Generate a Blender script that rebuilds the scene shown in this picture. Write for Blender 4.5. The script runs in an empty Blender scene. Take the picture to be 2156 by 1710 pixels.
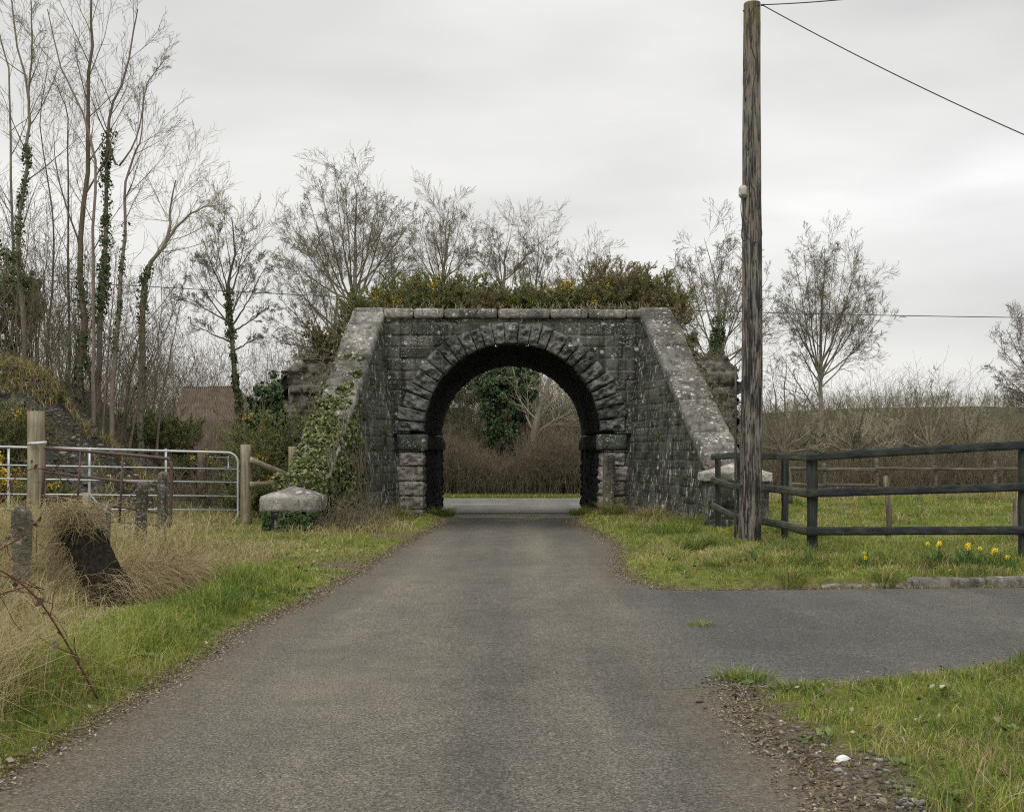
import bpy, math, random
import numpy as np
from mathutils import Vector
R_ = math.radians
C = bpy.context.scene.collection
SC = bpy.context.scene

# ------------------------------------------------------------------ camera, sky, sun, exposure
F, HZ, CX, EYE = 2350.0, 950.0, 1078.0, 1.5          # photo geometry in 2156-wide pixels
cam = bpy.data.objects.new("camera", bpy.data.cameras.new("camera")); C.objects.link(cam)
cam.location = (0, 0, EYE); cam.rotation_euler = (R_(90), 0, 0)
cam.data.sensor_width = 36; cam.data.lens = 36 * F / 2156
cam.data.shift_y = (HZ - 855) / 2156; cam.data.clip_end = 3000
SC.camera = cam
SC.cycles.use_denoising = False
SC.cycles.filter_width = 1.15
SC.view_settings.view_transform = 'Standard'; SC.view_settings.look = 'None'
SC.view_settings.exposure = 0.28; SC.view_settings.gamma = 1

def nd(t, typ, ins=None, **props):
    n = t.nodes.new(typ)
    for k, v in props.items(): setattr(n, k, v)
    for k, v in (ins or {}).items():
        s = n.inputs[k]
        if isinstance(v, bpy.types.NodeSocket): t.links.new(v, s)
        else:
            if s.type == 'RGBA' and len(v) == 3: v = (*v, 1)
            s.default_value = v
    return n
def ramp(t, fac, stops, interp='LINEAR'):
    n = t.nodes.new('ShaderNodeValToRGB'); r = n.color_ramp; r.interpolation = interp
    while len(r.elements) < len(stops): r.elements.new(0.5)
    for e, (p, c) in zip(r.elements, stops):
        e.position = p
        e.color = (c, c, c, 1) if isinstance(c, (int, float)) else (*c, 1)
    t.links.new(fac, n.inputs[0]); return n.outputs[0]
def mixc(t, f, a, b, bt='MIX'):
    return nd(t, 'ShaderNodeMix', {0: f, 6: a, 7: b}, data_type='RGBA', blend_type=bt).outputs[2]
def mth(t, op, a, b=0.0, clamp=False):
    return nd(t, 'ShaderNodeMath', {0: a, 1: b}, operation=op, use_clamp=clamp).outputs[0]
def noise(t, vec, scale, detail=4, rough=.55, dist=0.0):
    return nd(t, 'ShaderNodeTexNoise', {'Vector': vec, 'Scale': scale, 'Detail': detail, 'Roughness': rough, 'Distortion': dist}).outputs[0]
def mapping(t, vec, scale=(1, 1, 1), loc=(0, 0, 0)):
    return nd(t, 'ShaderNodeMapping', {'Vector': vec, 'Scale': scale, 'Location': loc}).outputs[0]

W = bpy.data.worlds.new("World"); SC.world = W; W.use_nodes = True
t = W.node_tree; t.nodes.clear()
tc = nd(t, 'ShaderNodeTexCoord').outputs['Generated']
sky = nd(t, 'ShaderNodeTexSky', sky_type='NISHITA', sun_disc=False, sun_elevation=R_(48), sun_rotation=R_(150), air_density=1.0, dust_density=3.0)
grey = nd(t, 'ShaderNodeHueSaturation', {'Saturation': 0.10, 'Value': 1.0, 'Color': sky.outputs[0]}).outputs[0]
sx = nd(t, 'ShaderNodeSeparateXYZ', {0: tc}).outputs
cl1 = noise(t, mapping(t, tc, (1.2, 1.2, 3.6), (0.35, .1, .22)), 1.5, 4, .42, .2)
cl2 = noise(t, mapping(t, tc, (1.5, 1.5, 6), (4.3, .1, .9)), 2.2, 5, .5, .2)
cl = mth(t, 'ADD', mth(t, 'MULTIPLY', cl1, .7), mth(t, 'MULTIPLY', cl2, .3))
cloud = ramp(t, cl, [(.38, (5.7, 5.72, 5.66)), (.48, (6.65, 6.63, 6.47)), (.60, (7.8, 7.75, 7.55))])
# brighter bank of cloud low on the right
bz = mth(t, 'SUBTRACT', sx[2], mth(t, 'ADD', mth(t, 'MULTIPLY', sx[0], .13), .165))
bank = ramp(t, mth(t, 'ABSOLUTE', bz), [(0.0, 1.0), (.05, .5), (.11, 0.0)], 'EASE')
bank = mth(t, 'MULTIPLY', bank, ramp(t, sx[0], [(0.02, 0.0), (.28, 1.0)], 'EASE'))
bank = mth(t, 'MULTIPLY', bank, ramp(t, cl2, [(.3, .5), (.6, 1.0)]))
cloud = mixc(t, mth(t, 'MULTIPLY', bank, .9), cloud, (9.0, 9.0, 8.95))
zen = ramp(t, sx[2], [(0.0, 1.0), (.37, 1.0), (1.0, 2.1)])                # an overcast sky is brighter overhead
cloud = mixc(t, 1.0, cloud, zen, 'MULTIPLY')
skyc = mixc(t, .93, grey, cloud)
bg = nd(t, 'ShaderNodeBackground', {'Color': skyc, 'Strength': .1})
t.links.new(bg.outputs[0], nd(t, 'ShaderNodeOutputWorld').inputs[0])

sun = bpy.data.objects.new("sun", bpy.data.lights.new("sun", 'SUN')); C.objects.link(sun)
sun.data.energy = 0.8; sun.data.angle = R_(25); sun.data.color = (1, .965, .91)
sun.rotation_euler = (R_(42), 0, R_(-30))

# ------------------------------------------------------------------ helpers
def PX(px, py, d):                                     # a photo pixel at a given depth, as a place in the world
    return np.array([(px - CX) * d / F, d, EYE + (HZ - py) * d / F])
def tag(o, label=None, cat=None, group=None, kind=None):
    if label: o['label'] = label
    if cat: o['category'] = cat
    if group: o['group'] = group
    if kind: o['kind'] = kind
    return o
def empty(name, loc, label=None, cat=None, group=None):
    o = bpy.data.objects.new(name, None); C.objects.link(o); o.location = loc; o.empty_display_size = .1
    return tag(o, label, cat, group)
def mk(name, V, Fs, mat, parent=None, attrs=None, smooth=False):
    """V (n,3) world coords; Fs list of int arrays (m,k)."""
    V = np.asarray(V, dtype=np.float64)
    if parent is not None:
        off = np.array(parent.location); q = parent.parent
        while q is not None: off = off + np.array(q.location); q = q.parent
        V = V - off
    Fs = [np.asarray(f, dtype=np.int32) for f in (Fs if isinstance(Fs, list) else [Fs]) if len(f)]
    me = bpy.data.meshes.new(name)
    nl = sum(f.size for f in Fs); nf = sum(len(f) for f in Fs)
    me.vertices.add(len(V)); me.vertices.foreach_set('co', V.astype(np.float32).ravel())
    me.loops.add(nl); me.loops.foreach_set('vertex_index', np.concatenate([f.ravel() for f in Fs]))
    tot = np.concatenate([np.full(len(f), f.shape[1], np.int32) for f in Fs])
    st = np.concatenate([[0], np.cumsum(tot)[:-1]]).astype(np.int32)
    me.polygons.add(nf); me.polygons.foreach_set('loop_start', st); me.polygons.foreach_set('loop_total', tot)
    if smooth: me.polygons.foreach_set('use_smooth', np.ones(nf, bool))
    for k, a in (attrs or {}).items():
        me.attributes.new(k, 'FLOAT', 'POINT').data.foreach_set('value', np.asarray(a, np.float32))
    me.update(calc_edges=True); me.validate()
    if mat: me.materials.append(mat)
    o = bpy.data.objects.new(name, me); C.objects.link(o)
    if parent is not None: o.parent = parent
    return o
class Acc:
    def __init__(s): s.V = []; s.F = []; s.A = {}; s.n = 0
    def add(s, V, Fs, **attrs):
        V = np.asarray(V, float).reshape(-1, 3)
        for f in (Fs if isinstance(Fs, list) else [Fs]):
            f = np.asarray(f, int)
            if len(f): s.F.append(f + s.n)
        for k in set(list(attrs) + list(s.A)):
            s.A.setdefault(k, [np.zeros(s.n)] if s.n else [])
            a = attrs.get(k, 0.0); s.A[k].append(np.broadcast_to(np.asarray(a, float), (len(V),)))
        s.V.append(V); s.n += len(V); return s
    def build(s, name, mat, parent=None, smooth=False):
        by = {}
        for f in s.F: by.setdefault(f.shape[1], []).append(f)
        return mk(name, np.concatenate(s.V), [np.concatenate(v) for v in by.values()], mat, parent,
                  {k: np.concatenate(v) for k, v in s.A.items()}, smooth)

def _h(ix, iy, iz, s):
    n = (ix * 374761393 + iy * 668265263 + iz * 2147483647 + s * 1274126177) & 0xffffffff
    n = ((n ^ (n >> 13)) * 1274126177) & 0xffffffff
    n = n ^ (n >> 16)
    return (n & 0xffffff) / float(0xffffff)
def vn(x, y, z=0.0, s=0, octv=1):
    """value noise in -1..1"""
    x, y, z = np.broadcast_arrays(np.asarray(x, float), np.asarray(y, float), np.asarray(z, float))
    out = np.zeros(x.shape); amp = 1.0; tot = 0
    for o in range(octv):
        xi, yi, zi = np.floor(x).astype(np.int64), np.floor(y).astype(np.int64), np.floor(z).astype(np.int64)
        fx, fy, fz = x - xi, y - yi, z - zi
        fx, fy, fz = [f * f * (3 - 2 * f) for f in (fx, fy, fz)]
        v = 0
        for a in (0, 1):
            for b in (0, 1):
                for c in (0, 1):
                    v = v + _h(xi + a, yi + b, zi + c, s + o * 17) * (fx if a else 1 - fx) * (fy if b else 1 - fy) * (fz if c else 1 - fz)
        out += amp * (v * 2 - 1); tot += amp; amp *= .5; x, y, z = x * 2.03, y * 2.03, z * 2.03
    return out / tot
def ss(x, a=0.0, b=1.0):
    q = np.clip((np.asarray(x, float) - a) / (b - a), 0, 1); return q * q * (3 - 2 * q)
def nrm(v): return v / np.maximum(np.linalg.norm(v, axis=-1, keepdims=True), 1e-9)

def tubes(P, R, s=3, cap=False):
    P = np.asarray(P, float); R = np.asarray(R, float)
    N, K, _ = P.shape
    T = nrm(np.gradient(P, axis=1))
    m = np.abs(T[:, :, 2]).mean(1) > .8
    ref = np.where(m[:, None, None], np.array([1., .01, 0]), np.array([0, 0.01, 1.]))
    U = nrm(np.cross(T, np.broadcast_to(ref, T.shape))); Wv = np.cross(T, U)
    a = np.arange(s) * 2 * np.pi / s
    V = P[:, :, None] + R[:, :, None, None] * (np.cos(a)[None, None, :, None] * U[:, :, None] + np.sin(a)[None, None, :, None] * Wv[:, :, None])
    n = np.arange(N)[:, None, None]; k = np.arange(K - 1)[None, :, None]; j = np.arange(s)[None, None, :]
    b = n * K * s; j2 = (j + 1) % s
    Fq = np.stack([b + k * s + j, b + k * s + j2, b + (k + 1) * s + j2, b + (k + 1) * s + j], -1).reshape(-1, 4)
    Fs = [Fq]
    if cap:
        for kk, rev in ((0, 0), (K - 1, 1)):
            c = (np.arange(N)[:, None] * K * s + kk * s + (np.arange(s)[None, ::-1] if rev == 0 else np.arange(s)[None]))
            Fs.append(c)
    return V.reshape(-1, 3), Fs
def tube(pts, r, s=8, cap=True):
    pts = np.asarray(pts, float)[None]; r = np.broadcast_to(np.asarray(r, float), pts.shape[:2])
    return tubes(pts, r, s, cap)
def smoothpath(pts, K):
    """Catmull-Rom resample"""
    p = np.asarray(pts, float)
    if len(p) == 2: return p[0] + (p[1] - p[0]) * np.linspace(0, 1, K)[:, None]
    q = np.vstack([2 * p[0] - p[1], p, 2 * p[-1] - p[-2]])
    u = np.linspace(0, len(p) - 1 - 1e-6, K); i = u.astype(int); f = (u - i)[:, None]
    a, b, c, d = q[i], q[i + 1], q[i + 2], q[i + 3]
    return .5 * (2 * b + (c - a) * f + (2 * a - 5 * b + 4 * c - d) * f ** 2 + (3 * b - a - 3 * c + d) * f ** 3)

def hexa(cor, n=(6, 6, 6), bulge=0.0, amp=0.0, freq=6, seed=0, rnd=0.0):
    """rough block: trilinear lattice shell between 8 corners cor[i][j][k] with rounding, bulge and noise"""
    cor = np.asarray(cor, float).reshape(2, 2, 2, 3)
    nx, ny, nz = n
    idx = {}; U = []; Fs = []
    def vid(i, j, k):
        if (i, j, k) not in idx: idx[(i, j, k)] = len(U); U.append((i / nx, j / ny, k / nz))
        return idx[(i, j, k)]
    for j in range(ny):
        for k in range(nz):
            Fs.append([vid(0, j, k), vid(0, j, k + 1), vid(0, j + 1, k + 1), vid(0, j + 1, k)])
            Fs.append([vid(nx, j, k), vid(nx, j + 1, k), vid(nx, j + 1, k + 1), vid(nx, j, k + 1)])
    for i in range(nx):
        for k in range(nz):
            Fs.append([vid(i, 0, k), vid(i + 1, 0, k), vid(i + 1, 0, k + 1), vid(i, 0, k + 1)])
            Fs.append([vid(i, ny, k), vid(i, ny, k + 1), vid(i + 1, ny, k + 1), vid(i + 1, ny, k)])
        for j in range(ny):
            Fs.append([vid(i, j, 0), vid(i, j + 1, 0), vid(i + 1, j + 1, 0), vid(i + 1, j, 0)])
            Fs.append([vid(i, j, nz), vid(i + 1, j, nz), vid(i + 1, j + 1, nz), vid(i, j + 1, nz)])
    U = np.array(U)
    w = [np.stack([1 - U[:, a], U[:, a]], 1) for a in range(3)]
    V = np.einsum('na,nb,nc,abcd->nd', w[0], w[1], w[2], cor)
    ax = [nrm((cor[1] - cor[0]).reshape(-1, 3).mean(0)), nrm((cor[:, 1] - cor[:, 0]).reshape(-1, 3).mean(0)), nrm((cor[:, :, 1] - cor[:, :, 0]).reshape(-1, 3).mean(0))]
    S = U * 2 - 1
    bl = bulge if hasattr(bulge, '__len__') else (bulge,) * 3
    disp = np.zeros_like(V)
    for a in range(3):
        o = [b for b in range(3) if b != a]
        e = (np.abs(S[:, a]) > .999) * (1 - np.abs(S[:, o[0]]) ** 10) * (1 - np.abs(S[:, o[1]]) ** 10)
        f = .8 + 2.4 * vn(V[:, 0] * freq, V[:, 1] * freq, V[:, 2] * freq, seed + a, 3)
        disp += (np.sign(S[:, a]) * e * bl[a] * f)[:, None] * ax[a]
    if rnd:
        c = V.mean(0); k = (np.abs(S) > .999).sum(1)
        V = V - (V - c) * (np.clip(k - 1, 0, 2) * rnd)[:, None] / np.maximum(np.linalg.norm(V - c, axis=1), .05)[:, None]
    if amp:
        q = V * freq * 1.3
        disp += amp * np.stack([vn(q[:, 0], q[:, 1], q[:, 2], seed + 31 + a, 3) for a in range(3)], 1)
    return V + disp, np.array(Fs), U
def boxc(x0, x1, y0, y1, z0, z1):
    return [[[(x, y, z) for z in (z0, z1)] for y in (y0, y1)] for x in (x0, x1)]
def barc(a, b, w, h, up=(0, 0, 1)):
    """8 corners of a bar from a to b, width w (sideways) and height h"""
    a, b = np.asarray(a, float), np.asarray(b, float); d = nrm(b - a)
    s = nrm(np.cross(d, up)); u = np.cross(s, d)
    return [[[e + s * (w / 2) * i + u * (h / 2) * k for k in (-1, 1)] for i in (1, -1)] for e in (a, b)]

# ------------------------------------------------------------------ materials
def newmat(name, rough=.85, spec=.3):
    m = bpy.data.materials.new(name); m.use_nodes = True; t = m.node_tree
    b = t.nodes['Principled BSDF']; b.inputs['Roughness'].default_value = rough
    b.inputs['Specular IOR Level'].default_value = spec
    return m, t, b
def bump(t, b, h, strength=.5, dist=.02):
    n = nd(t, 'ShaderNodeBump', {'Height': h, 'Strength': strength, 'Distance': dist})
    t.links.new(n.outputs[0], b.inputs['Normal'])
def attr(t, name): return nd(t, 'ShaderNodeAttribute', attribute_name=name).outputs['Fac']
def objc(t): return nd(t, 'ShaderNodeNewGeometry').outputs['Position']

def stone_mat(name, cols, mortar=(.27, .26, .22), lichen=.12, streak=0.0, moss=0.0, blackz=None, warm=0.0, lsize=1.0, stain=.7):
    m, t, b = newmat(name, .92, .2); p = objc(t)
    blk = attr(t, 'blk'); mo = attr(t, 'mort')
    base = ramp(t, blk, [(i / (len(cols) - 1), c) for i, c in enumerate(cols)])
    n1 = noise(t, p, 1.3, 5, .6); n2 = noise(t, p, 9, 6, .65); n3 = noise(t, p, 45, 4, .7)
    base = mixc(t, .75, base, ramp(t, n2, [(.3, .55), (.7, 1.35)]), 'MULTIPLY')
    base = mixc(t, .6, base, ramp(t, n3, [(.3, .6), (.7, 1.4)]), 'MULTIPLY')
    base = mixc(t, .9, base, ramp(t, n1, [(.38, .42), (.5, .9), (.62, 1.35)]), 'MULTIPLY')
    mfac = mth(t, 'SUBTRACT', 1.0, mo, True)
    base = mixc(t, mth(t, 'MULTIPLY', mfac, ramp(t, noise(t, p, 3.1, 4), [(.42, .15), (.6, .9)])), base, mortar)
    # dark damp staining running down
    st = noise(t, mapping(t, p, (7, 7, .45)), 1.0, 5, .6)
    base = mixc(t, ramp(t, st, [(.50, 0.0), (.66, stain)]), base, (.018, .019, .019))
    if streak:
        s2 = noise(t, mapping(t, p, (16, 16, 3.2), (3, 1, 5)), 1.0, 3, .55)
        s3 = noise(t, p, 1.1, 3)
        f = mth(t, 'MULTIPLY', ramp(t, s2, [(.595, 0.0), (.63, 1.0)]), ramp(t, s3, [(.38, 0.0), (.55, streak)]))
        base = mixc(t, f, base, (.50, .505, .47))
    if lichen:
        v = nd(t, 'ShaderNodeTexVoronoi', {'Vector': mixc(t, .06, p, nd(t, 'ShaderNodeTexNoise', {'Vector': p, 'Scale': 14.0}).outputs[1]), 'Scale': 5.5 / lsize, 'Randomness': 1.0})
        sel = ramp(t, nd(t, 'ShaderNodeSeparateXYZ', {0: v.outputs['Color']}).outputs[0], [(1 - lichen * 1.6 - .001, 0.0), (1 - lichen * 1.6 + .1, 1.0)])
        thr = ramp(t, v.outputs['Distance'], [(.20, 1.0), (.27, 0.0)])
        gr = ramp(t, noise(t, p, 38, 4, .7), [(.38, 0.0), (.5, 1.0)])
        base = mixc(t, mth(t, 'MULTIPLY', mth(t, 'MULTIPLY', sel, thr), gr), base, (.60, .60, .55))
        v2 = noise(t, p, 26, 5, .6); v3 = noise(t, p, 2.2, 3)
        f2 = mth(t, 'MULTIPLY', ramp(t, v2, [(.57, 0.0), (.62, 1.0)]), ramp(t, v3, [(.42, 0.0), (.62, min(1, lichen * 5))]))
        base = mixc(t, f2, base, (.56, .56, .52))
    if moss:
        g = mth(t, 'MULTIPLY', ramp(t, noise(t, p, 5, 5, .65), [(.52, 0.0), (.62, 1.0)]), moss)
        base = mixc(t, g, base, (.07, .085, .025))
    t.links.new(base, b.inputs['Base Color'])
    bump(t, b, mth(t, 'ADD', n2, mth(t, 'MULTIPLY', n3, .5)), 1.0, .05)
    return m
DK = [(.066, .074, .062), (.13, .136, .116), (.08, .09, .076), (.18, .172, .145), (.10, .11, .092), (.054, .058, .05)]
M = {}
M['face'] = stone_mat('face_stone', DK, mortar=(.24, .24, .20), lichen=.26, moss=.15)
M['wing'] = stone_mat('wing_stone', [(.076, .079, .068), (.13, .127, .108), (.086, .09, .077), (.065, .066, .056)], mortar=(.14, .14, .115), lichen=.1, streak=1.0, moss=.35)
M['rock'] = stone_mat('rockfaced_stone', [(.17, .175, .165), (.25, .25, .23), (.13, .135, .13), (.21, .21, .195)], lichen=.1)
M['pale'] = stone_mat('quoin_stone', [(.33, .30, .26), (.40, .365, .32), (.27, .25, .22)], lichen=.06, moss=.1)
M['coping'] = stone_mat('coping_stone', [(.21, .195, .175), (.31, .285, .26), (.165, .155, .14)], lichen=.5, moss=.5, stain=.6, lsize=.8)
M['cap'] = stone_mat('cap_stone', [(.32, .30, .26), (.38, .35, .31)], stain=.2, lichen=.45, moss=.1, lsize=1.3)
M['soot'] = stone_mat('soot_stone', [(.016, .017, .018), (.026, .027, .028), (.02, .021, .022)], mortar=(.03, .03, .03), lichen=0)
M['rubble'] = stone_mat('rubble_stone', [(.17, .155, .125), (.25, .23, .19), (.13, .12, .10)], lichen=.08, moss=.6)
M['kerb'] = stone_mat('kerb_concrete', [(.21, .19, .165), (.25, .225, .20)], lichen=.1, moss=.2)

def bark_mat(name, c1, c2, sc=(9, 9, 1.6), moss=0.0, gain=1.0):
    m, t, b = newmat(name, .9, .15); p = objc(t)
    n = noise(t, mapping(t, p, sc), 2.0, 5, .6)
    col = ramp(t, n, [(.3, c1), (.7, c2)])
    if moss: col = mixc(t, mth(t, 'MULTIPLY', ramp(t, noise(t, p, 2.2, 4), [(.5, 0.), (.62, 1.)]), moss), col, (.10, .105, .03))
    t.links.new(col, b.inputs['Base Color']); bump(t, b, n, .5, .01)
    return m
M['bark'] = bark_mat('bark_brown', (.09, .072, .055), (.19, .155, .12), moss=.25)
M['bark_pale'] = bark_mat('bark_pale', (.15, .135, .105), (.30, .27, .21), moss=.35)
M['bark_purple'] = bark_mat('bark_purple', (.15, .12, .10), (.27, .215, .18))
M['twig'] = bark_mat('twig_brown', (.13, .112, .075), (.235, .205, .14))
M['twig_far'] = bark_mat('twig_olive', (.14, .128, .08), (.25, .228, .148))
M['twig_pale'] = bark_mat('twig_pale', (.28, .25, .175), (.50, .45, .33))
M['twig_red'] = bark_mat('twig_reddish', (.12, .102, .068), (.25, .212, .145))
M['bramble'] = bark_mat('bramble_stem', (.06, .022, .018), (.15, .065, .045))

def leaf_mat(name, stops, rough=.55, spec=.35, trans=.0):
    m, t, b = newmat(name, rough, spec); r = attr(t, 'rnd')
    col = ramp(t, r, stops); t.links.new(col, b.inputs['Base Color'])
    if trans:
        tr = nd(t, 'ShaderNodeBsdfTranslucent', {'Color': col}); mx = nd(t, 'ShaderNodeMixShader', {0: trans, 1: b.outputs[0], 2: tr.outputs[0]})
        t.links.new(mx.outputs[0], t.nodes['Material Output'].inputs[0])
    return m
M['ivy_dark'] = leaf_mat('ivy_dark', [(0, (.02, .042, .013)), (.5, (.055, .095, .026)), (.85, (.10, .145, .042)), (1, (.15, .13, .05))])
M['ivy_pale'] = leaf_mat('ivy_pale', [(0, (.022, .036, .010)), (.35, (.07, .095, .025)), (.68, (.15, .175, .055)), (.9, (.27, .275, .11)), (1, (.32, .27, .15))])
M['evergreen'] = leaf_mat('evergreen', [(0, (.02, .04, .016)), (.5, (.055, .095, .034)), (.85, (.10, .14, .055)), (1, (.14, .17, .075))])
M['gorse'] = leaf_mat('gorse', [(0, (.065, .075, .022)), (.3, (.11, .14, .04)), (.65, (.19, .205, .068)), (.85, (.19, .15, .075)), (1, (.24, .175, .10))])
M['flower'] = leaf_mat('gorse_flower', [(0, (.50, .30, .012)), (1, (.75, .50, .03))])
M['deadleaf'] = leaf_mat('dead_leaf', [(0, (.07, .045, .025)), (.5, (.17, .12, .07)), (.9, (.30, .25, .17)), (1, (.42, .38, .30))])
M['daff_leaf'] = leaf_mat('daffodil_leaf', [(0, (.07, .14, .03)), (1, (.16, .23, .06))], trans=.2)
M['daff'] = leaf_mat('daffodil_petal', [(0, (.80, .56, .02)), (1, (.85, .70, .06))], trans=.2)

# grass blades: rnd = per blade, dry = 0 green .. 1 straw
m, t, b = newmat('grass_blades', .6, .25); M['grass'] = m
gr = ramp(t, attr(t, 'rnd'), [(0, (.05, .11, .02)), (.32, (.135, .205, .03)), (.62, (.26, .31, .05)), (.84, (.37, .375, .08)), (1, (.46, .42, .15))])
dr = ramp(t, attr(t, 'rnd'), [(0, (.22, .155, .075)), (.45, (.40, .31, .165)), (.8, (.54, .45, .27)), (1, (.66, .59, .42))])
col = mixc(t, attr(t, 'dry'), gr, dr); t.links.new(col, b.inputs['Base Color'])
tr = nd(t, 'ShaderNodeBsdfTranslucent', {'Color': col}); mx = nd(t, 'ShaderNodeMixShader', {0: .3, 1: b.outputs[0], 2: tr.outputs[0]})
t.links.new(mx.outputs[0], t.nodes['Material Output'].inputs[0])

m, t, b = newmat('ground_soil', .95, .1); M['ground'] = m; p = objc(t)
n1 = noise(t, p, .7, 4); n2 = noise(t, p, 7, 6, .65); n3 = noise(t, p, 40, 5, .7)
g = ramp(t, n2, [(.3, (.06, .075, .02)), (.5, (.15, .165, .04)), (.65, (.21, .20, .055)), (.78, (.20, .155, .075))])
d = ramp(t, n3, [(.3, (.05, .038, .026)), (.5, (.13, .10, .068)), (.68, (.24, .21, .16))])
col = mixc(t, attr(t, 'dirt'), g, d)
py_ = nd(t, 'ShaderNodeSeparateXYZ', {0: p}).outputs[1]
col = mixc(t, .4, col, ramp(t, n3, [(.3, .5), (.7, 1.4)]), 'MULTIPLY')
scrub = ramp(t, noise(t, p, .09, 6, .65), [(.35, (.035, .038, .026)), (.55, (.06, .058, .042)), (.7, (.085, .08, .055))])
col = mixc(t, ramp(t, mth(t, 'DIVIDE', py_, 200.), [(.3, 0.), (.5, 1.)]), col, scrub)
t.links.new(col, b.inputs['Base Color']); bump(t, b, mth(t, 'ADD', n2, n3), .8, .04)

def asphalt(name, tint=(1, 1, 1), gain=1.0, far=False):
    m, t, b = newmat(name, .82, .3); p = objc(t)
    n0 = noise(t, p, .55, 5, .6); n1 = noise(t, p, 3.5, 5, .6); sp = noise(t, p, 85, 2, .6); sp2 = noise(t, p, 30, 4, .75)
    lane = noise(t, mapping(t, p, (1.15, .06, 1)), 1.0, 4, .5)
    c = ramp(t, sp, [(.32, (.040, .039, .037)), (.5, (.112, .108, .101)), (.62, (.175, .17, .158)), (.74, (.30, .29, .275))])
    c = mixc(t, .6, c, ramp(t, sp2, [(.3, .5), (.7, 1.5)]), 'MULTIPLY')
    c = mixc(t, .9, c, ramp(t, lane, [(.35, (.80, .80, .82)), (.62, (1.18, 1.14, 1.08))]), 'MULTIPLY')
    c = mixc(t, .8, c, ramp(t, n0, [(.35, (.88, .88, .87)), (.65, (1.12, 1.10, 1.07))]), 'MULTIPLY')
    c = mixc(t, .5, c, ramp(t, n1, [(.35, .8), (.65, 1.2)]), 'MULTIPLY')
    if far: c = mixc(t, 1.0, c, tuple(gain * k for k in tint), 'MULTIPLY')
    else:
        sd = mth(t, 'ADD', attr(t, 'side'), mth(t, 'MULTIPLY', mth(t, 'SUBTRACT', n1, .5), 1.6), True)
        sd = mth(t, 'MULTIPLY', sd, ramp(t, attr(t, 'side'), [(0., 0.), (.15, 1.)]))
        c = mixc(t, 1.0, c, mixc(t, sd, tuple(gain * k for k in tint), (.70, .725, .715)), 'MULTIPLY')
        px_ = nd(t, 'ShaderNodeSeparateXYZ', {0: p}).outputs[0]
        wob = mth(t, 'MULTIPLY', mth(t, 'SUBTRACT', noise(t, mapping(t, p, (0, .18, 0)), 1.0, 2), .5), .8)
        tr = nd(t, 'ShaderNodeMath', {0: mth(t, 'ADD', px_, wob), 1: .45, 2: .62}, operation='COMPARE')
        d1 = mth(t, 'ABSOLUTE', mth(t, 'SUBTRACT', mth(t, 'ABSOLUTE', mth(t, 'ADD', mth(t, 'ADD', px_, wob), .42)), .78))
        tk = ramp(t, d1, [(0.05, 1.0), (.45, 0.0)], 'EASE')
        tk = mth(t, 'MULTIPLY', tk, mth(t, 'SUBTRACT', 1.0, attr(t, 'side'), True))
        c = mixc(t, mth(t, 'MULTIPLY', tk, .42), mixc(t, 1.0, c, (.90, .90, .90), 'MULTIPLY'), mixc(t, 1.0, c, (1.3, 1.28, 1.22), 'MULTIPLY'))
        pat = noise(t, mapping(t, p, (1, .45, 1), (7, 3, 0)), .9, 6, .68, .4)
        c = mixc(t, .85, c, ramp(t, pat, [(.36, (.84, .835, .82)), (.46, (.97, .97, .97)), (.6, (1.1, 1.09, 1.07))]), 'MULTIPLY')
        e = attr(t, 'edge')                                # 0 in the middle .. 1 at the very edge: washed-on soil
        f = mth(t, 'MULTIPLY', e, ramp(t, mth(t, 'ADD', mth(t, 'MULTIPLY', noise(t, p, 9, 5, .7), .5), mth(t, 'MULTIPLY', n1, .5)), [(.36, 0.), (.58, 1.)]))
        c = mixc(t, mth(t, 'MULTIPLY', f, .95), c, ramp(t, sp2, [(.3, (.045, .034, .022)), (.55, (.125, .096, .062)), (.72, (.22, .19, .13))]))
        ms = mth(t, 'MULTIPLY', attr(t, 'moss'), ramp(t, noise(t, p, 5, 5, .7), [(.38, 0.), (.52, 1.)]))
        c = mixc(t, ms, c, (.085, .082, .025))
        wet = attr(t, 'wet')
        c = mixc(t, attr(t, 'darken'), c, mixc(t, 1.0, c, (.42, .42, .42), 'MULTIPLY'))  # tarmac darkened in bands before and inside the arch, slightly where wet
        t.links.new(ramp(t, wet, [(0, .82), (1, .22)]), b.inputs['Roughness'])
    t.links.new(c, b.inputs['Base Color'])
    bump(t, b, mth(t, 'ADD', sp, mth(t, 'MULTIPLY', sp2, .6)), .55, .012)
    return m
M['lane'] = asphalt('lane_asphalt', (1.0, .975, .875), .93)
M['main'] = asphalt('main_asphalt', (1, 1, 1), 1.25, far=True)

def wood_mat(name, c1, c2, c3, axis=2, moss=0.0, s=22):
    m, t, b = newmat(name, .88, .2); p = nd(t, 'ShaderNodeTexCoord').outputs['Object']
    sc = [s, s, s]; sc[axis] = s * .05
    n = noise(t, mapping(t, p, sc), 1.0, 5, .65, .3); n2 = noise(t, p, 3, 4)
    col = ramp(t, n, [(.3, c1), (.5, c2), (.7, c3)])
    col = mixc(t, .6, col, ramp(t, n2, [(.35, .7), (.65, 1.3)]), 'MULTIPLY')
    if moss: col = mixc(t, mth(t, 'MULTIPLY', ramp(t, noise(t, p, 4, 5, .6), [(.5, 0.), (.62, 1.)]), moss), col, (.11, .115, .03))
    t.links.new(col, b.inputs['Base Color']); bump(t, b, n, .7, .008); return m
M['timber'] = wood_mat('weathered_timber', (.14, .12, .08), (.26, .225, .155), (.38, .335, .24), moss=.25)
M['timber_x'] = wood_mat('weathered_rail', (.18, .155, .11), (.32, .28, .20), (.44, .39, .29), axis=0, moss=.3)
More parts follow.
